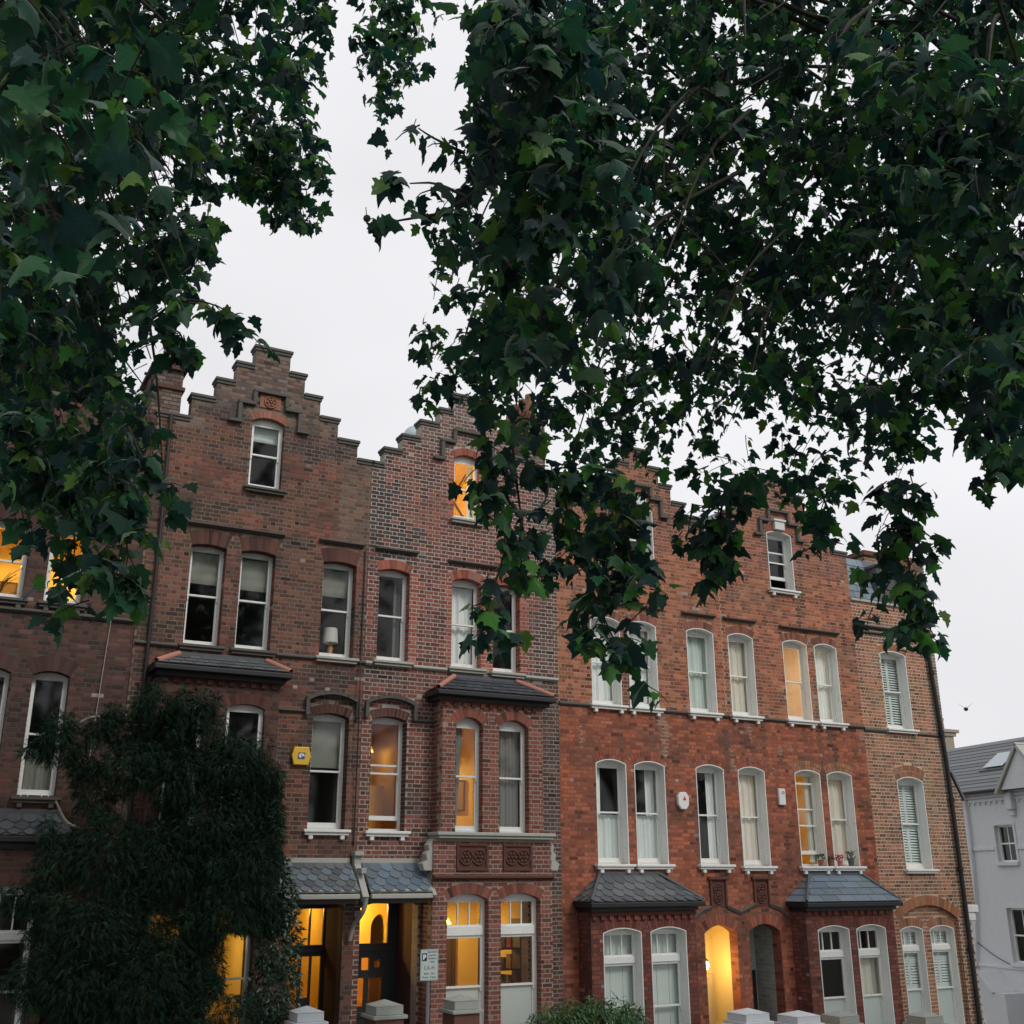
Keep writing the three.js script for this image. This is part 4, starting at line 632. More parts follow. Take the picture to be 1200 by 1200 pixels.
  H.finish(wall, (x, y) => (y < 690 && x < 900) || y > 1195);
  return H;
}
const W2c = M([.17, .17, .16], .95);
const Dh = pairHouse('terraced_house', 'orange-red brick house with white window reveals, fish-scale slate bay roof and glowing doorway', 12.12, 16.7, 0, 0, {
  w2: [[12.98, 13.77], [13.98, 14.77], [15.64, 16.44]], w1: [[13.02, 13.81], [14.02, 14.84], [15.70, 16.50]], s1: 4.29, g: [14.06, 14.82], door: [15.70, 16.60], bay: [12.49, 15.1], bayW: [[12.77, 13.71], [13.93, 14.84]], bs: 2.96, bc: 3.05, dt: 0, ye: 3.56, rt: [13.02, 14.56], rows: 4, wide: .26, slates: slateMats, shape: 'hex', shL: 12.0, shR: 11.9,
  left: [[12.6, 12.3], [13.1, 12.7], [13.5, 13.1], [13.9, 13.5], [14.2, 13.9]], right: [[16.2, 12.28], [15.8, 12.7], [15.4, 13.1], [15.05, 13.5], [14.75, 13.9]], hoods: [[13.3, 14.9, 9.93], [15.53, 16.5, 9.93]], panel: [15.9, 16.36], porchMat: M([.78, .62, .30], .9), doorMat: M([.62, .5, .28], .6),
  zig: [[15.35, 3.1, 15.68, 3.32], [15.68, 3.32, 15.92, 3.38], [16.34, 3.4, 16.72, 3.26]], rooms: [[12.2, 15.15, 7.2, 10.2, -.3, -3.6, W2c], [15.2, 16.65, 7.2, 10.2, -.3, -3, W2c], [12.2, 15.15, 3.85, 7.1, -.3, -4], [15.2, 16.65, 3.85, 7.1, -.3, -3.4]],
});
const Eh = pairHouse('terraced_house', 'orange-red brick house with straight-coursed blue slate bay roof and dark doorway', 16.7, 21.05, 0, 1, {
  w2: [[16.87, 17.65], [18.58, 19.38], [19.61, 20.37]], w1: [[16.91, 17.71], [18.63, 19.44], [19.65, 20.47]], s1: 4.26, g: [18.35, 19.17], door: [16.93, 17.83], bay: [18.16, 20.87], bayW: [[18.48, 19.43], [19.65, 20.57]], bs: 2.89, bc: 2.98, dt: -.07, ye: 3.49, rt: [18.79, 20.44], rows: 4, wide: .5, slates: slateBlue, shape: 'rect', shL: 12.2, shR: 12.15, gLift: .28, lift: [18.63], drop: [18.63],
  left: [[17.04, 12.68], [17.42, 13.1], [17.85, 13.5], [18.3, 13.9]], right: [[20.5, 12.68], [20.1, 13.1], [19.7, 13.5], [19.24, 13.9]], hoods: [[16.75, 17.74, 9.93], [18.51, 20.47, 9.9]], panel: [17.13, 17.58], porchMat: M([.40, .41, .37], .9), doorMat: MAT.doorDark, whiteBrick: true, frost: true,
  zig: [[16.72, 3.26, 17.14, 3.42], [17.56, 3.42, 17.85, 3.34], [17.85, 3.34, 18.1, 3.14]], arch1: (x, y, r) => blend(x > 18 ? [.36, .17, .095] : [.31, .10, .062], r, .25), rooms: [[16.75, 18.15, 7.2, 10.2, -.3, -2.4, MAT.roomWarm], [18.2, 21.0, 7.2, 10.2, -.3, -3.0, MAT.roomCream], [16.75, 18.15, 3.85, 7.1, -.3, -2.6, MAT.roomWarm], [18.2, 21.0, 3.85, 7.1, -.3, -3.0, MAT.roomWarm]],
});
// D, E: what hangs in the windows
const zc = -.30;
curtain(13.0, 13.85, 7.7, 9.5, zc, CL.pale, 'pale full-length curtain in upstairs window half hidden by hanging leaves'); curtain(14.0, 14.85, 7.7, 9.5, zc, CL.pale, 'pale curtain in window beside the one half hidden by leaves, over fish-scale roof'); curtain(15.66, 16.52, 7.7, 9.5, zc, CL.green, 'grey-green gathered curtain in top window above glowing doorway', { freq: .8 });
curtain(17.06, 17.75, 7.7, 9.5, zc, CL.cream, 'half-drawn gathered curtain with warm light at its edge, top storey'); curtain(19.64, 20.45, 7.7, 9.5, zc, CL.pale, 'pale curtain next to the peach-lit top-storey window');
curtain(13.04, 13.88, 4.32, 5.32, zc, CL.net, 'white half-curtain across lower sash, first of the pair above fish-scale roof'); curtain(14.04, 14.9, 4.32, 5.32, zc, CL.net, 'white half-curtain across lower sash, second of the pair above fish-scale roof'); curtain(13.14, 13.36, 5.3, 6.35, zc - .03, CL.pale, 'narrow pale drape behind upper sash, first window above fish-scale roof'); curtain(14.55, 14.9, 5.3, 6.35, zc - .06, CL.pale, 'pale drape behind upper sash, second window above fish-scale roof');
curtain(16.2, 16.58, 4.32, 6.35, zc, CL.pale, 'pale drape pulled aside in black window over glowing doorway'); curtain(17.07, 17.8, 4.32, 6.35, zc, CL.cream, 'cream gathered curtains with amber gap over dark doorway'); curtain(19.22, 19.52, 4.35, 6.35, zc, CL.green, 'curtain edge in amber-lit window with open bottom sash'); curtain(19.72, 20.55, 4.35, 6.35, zc, CL.cream, 'cream parted curtains in window above blue slates with pots on sill', { freq: .7 });
curtain(19.8, 20.66, 1.0, 2.3, .12, CL.cream, 'cream curtain in second ground-floor window under blue slates', { freq: .7 });
for (const [a, b, l] of [[12.84, 13.78, 'first'], [14.0, 14.92, 'second']]) { const g = thing('panel_shutter', `white boarded shutters closed behind ${l} ground-floor window under fish-scale slates`, 'shutter', [(a + b) / 2, .4, .12]), m = M([.56, .64, .6], .6), n = 3; for (let i = 0; i < n; i++) { const x0 = a + (b - a) * i / n, x1 = a + (b - a) * (i + 1) / n - .006; for (const [y0, y1] of [[.4, 1.5], [1.52, 2.95]]) { part('shutter_panel', rbox(x0, x1, y0, y1, .1, .125, .006), m, g); } } }
lamp(16.93, 8.75, -.62, .5, 'lamp glowing at curtain edge of top-storey window', { top: 10.15 }); lamp(19.0, 9.3, -1.6, 5, 'lamp lighting the peach top-storey room', { top: 10.15, color: new THREE.Color(1, .72, .42) }); lamp(17.0, 6.0, -1.2, .6, 'lamp behind cream curtains above dark doorway', { top: 7.05 }); lamp(18.75, 6.1, -1.6, 2.4, 'lamp lighting amber room above the blue slate bay roof', { top: 7.05 });
solo('clothes_rail', [box(19.15, 19.17, 7.25, 8.6, -2.0, -1.98), box(19.95, 19.97, 7.25, 8.6, -2.0, -1.98), box(19.15, 19.97, 8.58, 8.6, -2.0, -1.98), ...[0, 1, 2, 3, 4].map(i => rbox(19.22 + i * .14, 19.31 + i * .14, 7.7, 8.55, -2.15, -1.85, .03))], M([.42, .16, .06], .9), 'rail of hanging clothes inside the peach-lit top-storey room', 'clothes rail');
{ // lit lantern in D's doorway
  const x = 15.9, y = 2.2, z = -.27, g = thing('wall_lantern', 'bright wall lantern burning in the yellow arched doorway', 'lamp', [x, y, z]); part('bracket', [box(15.7, x, y + .13, y + .15, z - .01, z + .01), box(15.70, 15.715, y, y + .2, z - .04, z + .04)], MAT.iron, g);
  const b = new THREE.SphereGeometry(.07, 16, 12); b.scale(1, 1.3, 1); b.translate(x, y, z); const m = M([1, .9, .7], .4); m.emissive.setRGB(1, .78, .42); m.emissiveIntensity = 5; part('glass_globe', b, m, g);
  part('lantern_cap', new THREE.ConeGeometry(.07, .06, 8).translate(x, y + .12, z), MAT.iron, g);
  const l = new THREE.PointLight(new THREE.Color(1, .70, .26), 1.6, 0, 2); l.position.set(.09, 0, -.02); l.castShadow = true; l.shadow.radius = 3; l.name = 'lantern_light'; g.add(l);
}
// flower pots on E's sills
function pot(x, y, z, r, h, pm, lm, label, kind) { const g = thing('flower_pot', label, 'plant', [x, y, z], 'pots on the window sills'); const p = new THREE.LatheGeometry([[0, 0], [r * .7, 0], [r * .95, h], [r * 1.08, h], [r * 1.08, h * 1.12], [r * .9, h * 1.12], [r * .85, h]].map(q => new THREE.Vector2(...q)), 14); p.translate(x, y, z); part('pot', worldUV(clean(p)), pm, g); const L = []; for (let i = 0; i < 46; i++) { const q = new THREE.SphereGeometry(rr(.014, .026), 5, 4); q.scale(1, .5, 1); q.rotateX(rr(0, 3)); q.rotateY(rr(0, 3)); const a = rr(0, 6.3), d = r * 1.3 * Math.sqrt(rnd()); q.translate(x + Math.cos(a) * d, y + h * 1.15 + rr(0, r * 1.7), z + Math.sin(a) * d); L.push(q); } part('foliage', L, lm, g); }
{ const gl = M([.03, .07, .03], .8), red = M([.45, .04, .06], .8), tc = MAT.terracotta, gr = M([.1, .11, .11], .7), pk = M([.5, .15, .12], .7); pot(19.2, 4.26, .03, .075, .13, tc, gl, 'terracotta pot with dark leaves at the end of the first sill', 0); pot(18.75, 4.29, -.33, .06, .1, MAT.stone, M([.5, .35, .2], .8), 'small pot with pale flowers in gap under raised sash', 0); pot(19.52, 4.26, .04, .06, .12, tc, M([.12, .1, .05], .8), 'small dry plant between the two potted sills', 0); pot(19.83, 4.26, .0, .07, .12, pk, red, 'pink pot of red flowers on the second sill', 0); pot(20.17, 4.26, .02, .085, .17, gr, M([.05, .06, .07], .8), 'dark grey pot with grey-green bush on the second sill', 0); }

// ---- house F
const FW2 = O(21.89, 22.82, 7.63, 9.58, 9.67, .2), FW1 = O(22.0, 22.93, 4.2, 6.33, 6.44, .32), FA = O(21.55, 23.61, -.4, 3.02, 3.36, .24);
const F = new House('terraced_house', 'brown stock brick end house with slatted white shutters and black drainpipe', 21.05, 23.96, {
  brick: (x, y, r, hd) => { const n = fbm(x * 1.1, y * .8, 41), m = fbm(x * 2, y * 2, 44); let c = mix([.29, .16, .085], [.33, .20, .11], sstep(-.1, .2, m)); c = mix(c, [.40, .155, .085], sstep(-.1, .18, n + (y > 7 ? .2 : .03) + (22.3 - x) * .06)); if (hd && r() < .35 || r() < .1) c = mix(c, [.12, .06, .045], .75); if (y > 9.9 && y < 10.4) c = mix(c, [.14, .11, .09], .7); if (x > 23.45) c = mix(c, [.20, .125, .085], .7); if (x > 23.7 && y > 6) c = mix(c, [.22, .19, .16], .6); return blend(c, r, .25); },
  mortar: (x, y) => { const n = fbm(x, y, 47); return mix([.60, .47, .36], [.50, .39, .29], sstep(-.1, .25, n)); }, joint: .019,
});
{
  const out = [[21.05, -1.4], [24.06, -1.4], [24.06, 3.05], [24.28, 3.3], [24.28, 5.95], [23.96, 6.55], [23.96, 10.9], [21.05, 10.9]], holes = [FW2, FW1, FA];
  const prof = v => [[21.05, v < 3.1 ? 24.06 : v < 5.95 ? 24.28 : v < 6.55 ? 24.28 - (v - 5.95) * .53 : 23.96]];
  const wall = F.front(out, holes); F.courses(ZT(0), 21.05, 24.28, .3, 10.9, holes, { profile: prof });
  const fr = (x, y, r) => blend([.37, .165, .085], r, .2);
  for (const [h, t, rows] of [[FW2, .2, 1], [FW1, .3, 2]]) { F.arch(ZT(0), h, t, fr, .12, rows); sash(F, { ...h, depth: .2, white: true, sill: 'white', brackets: false, horns: true }); }
  F.arch(ZT(0), FA, .24, fr, .14, 1); F.jambs(FA, 0, .105, fr); const lw = [O(21.68, 22.44, .2, 2.8, 2.88, .2), O(22.68, 23.52, .2, 2.8, 2.88, .2)];
  { const s = new THREE.Shape([[21.5, -1.2], [23.66, -1.2], [23.66, 3.42], [21.5, 3.42]].map(p => new THREE.Vector2(...p))); for (const h of lw) s.holes.push(openingPath(h)); const g = new THREE.ExtrudeGeometry(s, { depth: .17, bevelEnabled: false }); g.translate(0, 0, -.288); part('arch_infill', F.mortarUV(clean(g)), F.mortar, F.g); F.courses(ZT(-.11), 21.56, 23.6, .3, 3.36, lw, { col: fr }); for (const h of lw) { F.arch(ZT(-.11), h, .2, fr, .08); sash(F, { ...h, z: -.11, depth: .14, white: true, transom: [2.3, 2.42], ym: 1.42, sill: 'white', frosted: true }); } }
  part('string_course', [strip(21.06, 21.78, stringProf(7.5, .1, .05)), strip(22.94, 23.95, stringProf(7.5, .07, .05))], MAT.stoneDark, F.g); part('cornice', [strip(21.06, 23.6, stringProf(10.2, .1, .1)), strip(21.06, 23.6, stringProf(10.06, .07, .06)), strip(23.66, 24.0, stringProf(10.18, .12, .1))], MAT.stoneDark, F.g);
  part('parapet_coping', rbox(21.06, 23.98, 10.9, 10.97, -.33, .05, .015), MAT.stone, F.g);
  const mans = part('mansard_roof', [quad([21.05, 10.95, -.36], [23.3, 10.95, -.36], [23.3, 12.4, -.9], [21.05, 12.4, -.9], .06), box(21.05, 23.9, 10.6, 12.3, -5, -1.05)], MAT.lead, F.g); slates(mans, [21.05, 10.95, -.36], [22.5, 10.95, -.36], [22.5, 12.4, -.9], [21.05, 12.4, -.9], 7, .42, slateBlue, 'rect');
  part('dormer', [box(22.55, 23.3, 10.98, 12.1, -1.1, -.4), rbox(22.5, 23.35, 12.1, 12.18, -1.1, -.34, .01)], MAT.lead, F.g); part('corner_stack', F.mortarUV(clean(box(23.38, 23.95, 10.9, 12.4, -1.2, -.02))), F.mortar, F.g); F.courses(ZT(.0), 23.36, 23.96, 10.98, 12.4, []); F.courses(leftFace(23.37), -1.2, 0, 10.98, 12.4, []);
  chimney(F, 23.1, 23.75, -2.2, -1.3, 11.8, 12.9, 0, (x, y, r) => blend([.22, .14, .10], r, .3));
  part('drainpipe', [tubeGeo([[23.62, 10.0, .08], [23.64, 9.6, .08], [23.72, 8.2, .08], [23.80, 6.8, .08]], .055, .055, 8), tubeGeo([[23.80, 6.8, .08], [23.83, 4.2, .08], [23.81, -.6, .08]], .055, .055, 8)], MAT.iron, F.g);
  for (const y of [9.2, 7.6, 5.9, 4.2, 2.3]) part('pipe_collar', new THREE.CylinderGeometry(.075, .075, .1, 10).translate(23.7 + (y < 7 ? .12 : y < 8.5 ? .05 : -.03), y, .08), MAT.iron, F.g);
  part('stone_corbel', [rbox(23.86, 24.32, 3.16, 3.34, -.2, .06, .02), rbox(23.9, 24.22, 2.96, 3.16, -.2, .04, .03)], MAT.stoneWhite, F.g);
  part('shoulder_slate', quad([24.34, 5.9, .05], [23.96, 6.62, .05], [23.96, 6.62, -.6], [24.34, 5.9, -.6], .05), slateMats[1], F.g);
  room(F, 21.1, 23.9, 7.1, 10.2, -.3, -3, W2c); room(F, 21.1, 23.9, 3.7, 7.0, -.3, -3, W2c); room(F, 21.1, 23.9, -.6, 3.6, -.3, -3, W2c);
  shutter(21.94, 22.9, 7.7, 9.53, -.325, 'closed slatted shutters in top window of brown end house'); shutter(22.05, 23.02, 4.27, 6.28, -.325, 'closed slatted shutters in middle-storey window of brown end house'); shutter(21.74, 22.48, 1.45, 2.74, -.375, 'slatted shutters in left ground-floor window under wide brick arch'); shutter(22.74, 23.56, 1.45, 2.74, -.375, 'slatted shutters in right ground-floor window beside the drainpipe');
  F.finish(wall, (x, y) => y > 1195 || y < 740);
}

// ---- white house across the side street
{
  const base = new THREE.Vector3(34, 0, -7.6), gy = -1.2, g = thing('painted_house', 'white painted house with blue-grey slate roof and skylight across the side street', 'house', [34, gy, -7.6]);
  // local frame: u to the right in the picture (towards the road), v up, w out of the wall
  const U = new THREE.Vector3(-.194, 0, .981).normalize(), Wn = new THREE.Vector3(-.981, 0, -.194).normalize(); g.quaternion.setFromRotationMatrix(new THREE.Matrix4().makeBasis(U, new THREE.Vector3(0, 1, 0), Wn)); 
  const P = (n, geo, m, par = g) => { const q = new THREE.Mesh(Array.isArray(geo) ? merge(geo) : geo, m); q.name = n; if (par === g) q.position.y = -gy; par.add(q); return q; };
  const wp = M([.64, .66, .70], .85, { map: dirt, bumpMap: bumpTex, bumpScale: .004 }), dk = MAT.black, wn = [O(.79, 1.71, 4.5, 5.72, 5.723), O(.85, 1.95, 1.26, 3.0, 3.003), O(4.2, 5.1, 4.5, 5.72, 5.723), O(4.2, 5.2, 1.26, 3.0, 3.003)];
  const s = new THREE.Shape([[-5, gy], [7, gy], [7, 6.98], [-5, 6.98]].map(p => new THREE.Vector2(...p))); for (const h of wn) s.holes.push(openingPath(h)); const wg = new THREE.ExtrudeGeometry(s, { depth: .25, bevelEnabled: false }); wg.translate(0, 0, -.25); P('wall', worldUV(clean(wg)), wp);
  P('end_wall', [box(-5, -4.8, gy, 6.98, -6, -.25), box(6.8, 7, gy, 6.98, -6, -.25), box(-5, 7, gy, 6.98, -6.2, -6)], wp);
  const rf = P('roof', [quad([-5.1, 6.9, .3], [7.1, 6.9, .3], [7.1, 8.95, -2.6], [-5.1, 8.95, -2.6], .06), quad([7.1, 6.9, -5.6], [-5.1, 6.9, -5.6], [-5.1, 8.95, -2.6], [7.1, 8.95, -2.6], .06)], MAT.lead);
  for (let r = 0; r < 14; r++) { const t0 = r / 14, t1 = (r + 1) / 14 + .012; P('slate_course', quad([-5.1, 6.92 + 2.05 * t0 + .02, .3 - 2.9 * t0], [7.1, 6.92 + 2.05 * t0 + .02, .3 - 2.9 * t0], [7.1, 6.92 + 2.05 * t1, .3 - 2.9 * t1], [-5.1, 6.92 + 2.05 * t1, .3 - 2.9 * t1], .012), slateMats[r % 5], rf); }
  const sk = P('skylight', [quad([-.55, 7.72, -.76], [.75, 7.72, -.76], [.75, 8.45, -1.78], [-.55, 8.45, -1.78], .08)], M([.05, .06, .07], .5)); P('pane', quad([-.42, 7.84, -.84], [.62, 7.84, -.84], [.62, 8.4, -1.62], [-.42, 8.4, -1.62], .01), M([.35, .4, .44], .08, { metalness: 0 }), sk);
  P('gutter', rbox(-5.1, 7.1, 6.84, 6.93, .2, .36, .03), dk); P('eaves_band', [box(-5, 7, 6.55, 6.62, .0, .05), box(-5, 7, 6.68, 6.74, 0, .07), box(-5, 7, 6.8, 6.86, 0, .1)], wp); for (let u = -4.9; u < 7; u += .28) P('dentil', box(u, u + .1, 6.46, 6.55, 0, .045), wp);
  P('drainpipe', tubeGeo([[-.46, 6.85, .09], [-.46, 5, .09], [-.62, 3, .09], [-1.1, .6, .09]], .05, .05, 6), wp); P('string_course', [rbox(-5, .7, 4.9, 5.02, -.01, .05, .01), rbox(1.8, 7, 4.9, 5.02, -.01, .05, .01), rbox(-5, 7, 1.05, 1.14, -.01, .05, .01)], wp);
  const cg = new THREE.Shape([[1.55, 6.86], [3.6, 6.86], [2.6, 8.2]].map(p => new THREE.Vector2(...p))), cgg = new THREE.ExtrudeGeometry(cg, { depth: 1.2, bevelEnabled: false }); cgg.translate(.3, 0, -.8); const dm = P('gablet', worldUV(clean(cgg)), wp); P('bargeboard', [quad([1.6, 6.78, .5], [1.6, 6.78, -1.2], [2.9, 8.36, -1.2], [2.9, 8.36, .5], -.1), quad([2.9, 8.36, .5], [2.9, 8.36, -1.2], [4.2, 6.78, -1.2], [4.2, 6.78, .5], -.1)], MAT.timber, dm); P('corbel', [rbox(1.7, 2.0, 6.2, 6.8, -.01, .2, .04), rbox(1.74, 1.96, 6.0, 6.2, -.01, .12, .03)], wp);
  for (const h of wn) { const xm = (h.x0 + h.x1) / 2, ym = (h.y0 + h.ys) / 2, w = P('window', [...ring(h.x0 + .002, h.x1 - .002, h.y0 + .002, h.ys, -.2, -.12, .06, .06)], MAT.sash); P('glazing_bar', [box(h.x0 + .06, h.x1 - .06, ym - .025, ym + .025, -.18, -.13), box(xm - .014, xm + .014, h.y0 + .06, ym - .025, -.175, -.14), box(xm - .014, xm + .014, ym + .025, h.ys - .06, -.175, -.14)], MAT.sash, w); for (const [a, b] of [[h.x0 + .06, xm - .014], [xm + .014, h.x1 - .06]]) for (const [c, d] of [[h.y0 + .06, ym - .025], [ym + .025, h.ys - .06]]) P('pane', paneGeo(a, b, c, d, -.16), MAT.glass, w); P('sill', rbox(h.x0 - .08, h.x1 + .08, h.y0 - .12, h.y0 - .001, -.1, .1, .01), wp, w); P('architrave', [box(h.x0 - .1, h.x0, h.y0, h.ys + .1, 0, .03), box(h.x1, h.x1 + .1, h.y0, h.ys + .1, 0, .03), box(h.x0, h.x1, h.ys, h.ys + .1, 0, .03)], wp, w); }
  P('telephone_cable', tubeGeo([[-1, 1.9, .04], [.2, 1.35, .05], [1.2, 1.15, .05], [2.6, 1.5, .05], [4, 1.3, .05]], .014, .014, 4, 20), dk); P('vent_pipe', tubeGeo([[2.35, 7.9, -.9], [2.35, 8.5, -.9]], .06, .06, 8), dk); P('wall_vent', rbox(2.3, 2.55, 3.9, 4.05, -.01, .03, .01), MAT.stone);
  P('room', [box(-4.7, 6.7, gy, 6.8, -3, -2.9), box(-4.7, 6.7, 3.6, 3.8, -2.9, -.3), box(-4.7, -4.6, gy, 6.8, -2.9, -.3), box(6.6, 6.7, gy, 6.8, -2.9, -.3), box(-4.7, 6.7, 6.6, 6.8, -2.9, -.3)], MAT.room);
  const pg = new THREE.Shape(); pg.moveTo(-1.4, -1.2); pg.lineTo(1.3, -1.2); pg.lineTo(1.3, .35); pg.lineTo(.75, .35); pg.lineTo(.1, .95); pg.lineTo(-1.4, -.35); pg.lineTo(-1.4, -1.2); const pgg = new THREE.ExtrudeGeometry(pg, { depth: .9, bevelEnabled: false }); pgg.translate(0, 0, .02); P('entrance_porch', worldUV(clean(pgg)), wp); P('porch_coping', [quad([-1.5, -.42, 1.0], [.1, .98, 1.0], [.1, .98, -.0], [-1.5, -.42, 0], .07), quad([.1, .98, 1.0], [.8, .36, 1.0], [.8, .36, 0], [.1, .98, 0], .07)], wp); const oc = new THREE.TorusGeometry(.5, .07, 8, 24); oc.translate(-.15, -.95, .93); const ow = P('round_window', oc, wp); const od = new THREE.CircleGeometry(.46, 24); od.translate(-.15, -.95, .925); P('pane', od, M([.03, .035, .045], .1), ow); P('glazing_bar', [box(-.165, -.135, -1.4, -.5, .928, .95), box(-.6, .3, -.965, -.935, .928, .95)], wp, ow);
}
{ // pale brick chimney beyond the end house
  const g = thing('chimney_stack', 'pale brick chimney stack with five clay pots behind the end house', 'chimney', [45.9, 6, -18.5]); const m = M([.36, .31, .24], .95, { map: grain, bumpMap: bumpTex, bumpScale: .01 });
  const q = 1.36, X = x => x * q, Y = y => 4 + (y - 4) * q, Z = -19; part('stack', [box(X(33.42), X(34.4), 3, Y(9.05), Z - 2, Z)], m, g); part('corbel', [rbox(X(33.36), X(34.5), Y(9.03), Y(9.16), Z - 2.1, Z + .08, .02), rbox(X(33.28), X(34.62), Y(9.16), Y(9.28), Z - 2.2, Z + .16, .02)], m, g);
  for (let i = 0; i < 5; i++) { const p = new THREE.LatheGeometry([[.15, 0], [.14, .1], [.12, .5], [.16, .53], [.16, .62], [.11, .62]].map(v => new THREE.Vector2(...v)), 12); p.translate(X(33.46) + i * .27, Y(9.28), Z - .3 - i * .05); part('chimney_pot', worldUV(clean(p)), M([.42, .36, .28], .9, { map: grain }), g); }
}
// ================================================================= street furniture and small things
function pier(x, z, topY, w, mat, brick, label) {
  const gy = GY(x), g = thing('gate_pier', label, 'gate pier', [x, gy, z], 'gate piers along the front gardens');
  part('shaft', rbox(x - w / 2, x + w / 2, gy, topY - .24, z - w / 2, z + w / 2, .012), brick, g); part('cap_moulding', [rbox(x - w / 2 - .05, x + w / 2 + .05, topY - .27, topY - .21, z - w / 2 - .05, z + w / 2 + .05, .012), rbox(x - w / 2 + .01, x + w / 2 - .01, topY - .21, topY - .07, z - w / 2 + .01, z + w / 2 - .01, .012)], mat, g);
  const p = new THREE.ConeGeometry(w * .7, .085, 4); p.rotateY(Math.PI / 4); p.translate(x, topY - .0295, z); part('cap', worldUV(clean(p)), mat, g); return g;
}
const mossy = M([.34, .36, .33], .92, { map: dirt, bumpMap: bumpTex, bumpScale: .01 }), pierBrick = M([.16, .07, .05], .95, { map: grain });
pier(6.12, 2.1, 2.08, .46, M([.5, .54, .58], .9, { map: dirt }), pierBrick, 'bluish stone gate pier cap at foot of the jasmine'); pier(7.45, 2.1, 2.11, .5, mossy, pierBrick, 'mossy weathered gate pier in front of the slate-canopied porch'); pier(8.85, 2.1, 2.12, .48, mossy, pierBrick, 'grey gate pier in front of the two-storey red bay');
const wpm = M([.62, .65, .7], .75, { map: dirt }); pier(15.12, 2.0, 1.58, .6, wpm, wpm, 'white painted gate pier before the glowing doorway'); pier(16.4, 2.0, 1.47, .62, wpm, wpm, 'white painted gate pier before the dark doorway'); pier(17.5, 2.0, 1.41, .56, mossy, mossy, 'dull grey gate pier before first window under blue slates'); pier(19.9, 2.0, 1.27, .56, mossy, mossy, 'dull grey gate pier before the brown end house');
for (const [a, b, h, l] of [[3.3, 5.85, 1.1, 'low brick garden wall under the evergreen shrub'], [9.15, 11.9, 1.15, 'low brick garden wall under the clipped hedge'], [12.3, 14.78, .9, 'low brick garden wall between hedge and first white gate pier'], [17.82, 19.58, .8, 'low brick garden wall between the two dull grey piers']]) solo('garden_wall', [box(a, b, GY(b), GY(a) + h, 2.0, 2.22), rbox(a - .02, b + .02, GY(a) + h, GY(a) + h + .07, 1.96, 2.26, .015)], pierBrick, l, 'wall');
{ // parking sign on its post
  const x = 7.66, z = 3.4, gy = GY(x), g = thing('parking_sign', 'residents parking permit sign on slim grey post at kerb', 'sign', [x, gy, z]);
  const c = document.createElement('canvas'); c.width = 240; c.height = 360; const k = c.getContext('2d'); k.fillStyle = '#bcc8c2'; k.fillRect(0, 0, 240, 360); k.strokeStyle = '#20262a'; k.lineWidth = 3; k.strokeRect(6, 6, 228, 348);
  k.fillStyle = '#0d2350'; k.fillRect(20, 42, 66, 92); k.fillStyle = '#fff'; k.font = 'bold 84px sans-serif'; k.textAlign = 'center'; k.fillText('P', 53, 118);
  k.fillStyle = '#101416'; k.font = 'bold 31px sans-serif'; k.textAlign = 'center'; for (const [t, y] of [['Resident', 40], ['permit', 78], ['holders', 116], ['only', 154]]) k.fillText(t, 160, y); k.font = '66px sans-serif'; k.fillText('CA-H', 120, 236); k.font = 'bold 32px sans-serif'; k.fillText('Mon - Sat', 120, 290); k.fillText('9 am - 8 pm', 120, 332);
  const t = new THREE.CanvasTexture(c); t.colorSpace = THREE.SRGBColorSpace; 
  part('post', tubeGeo([[x, gy, z - .04], [x, 2.96, z - .04]], .03, .03, 10), M([.2, .21, .22], .5, { metalness: .4 }), g); part('sign_plate', rbox(x - .155, x + .155, 2.485, 2.945, z - .008, z, .004), M([.5, .52, .52], .5), g); const f = new THREE.PlaneGeometry(.306, .456); f.translate(x, 2.715, z + .003); part('sign_face', f, M([1, 1, 1], .5, { map: t }), g); part('clip', [box(x - .05, x + .05, 2.6, 2.63, z - .03, z - .008), box(x - .05, x + .05, 2.8, 2.83, z - .03, z - .008)], MAT.iron, g);
}
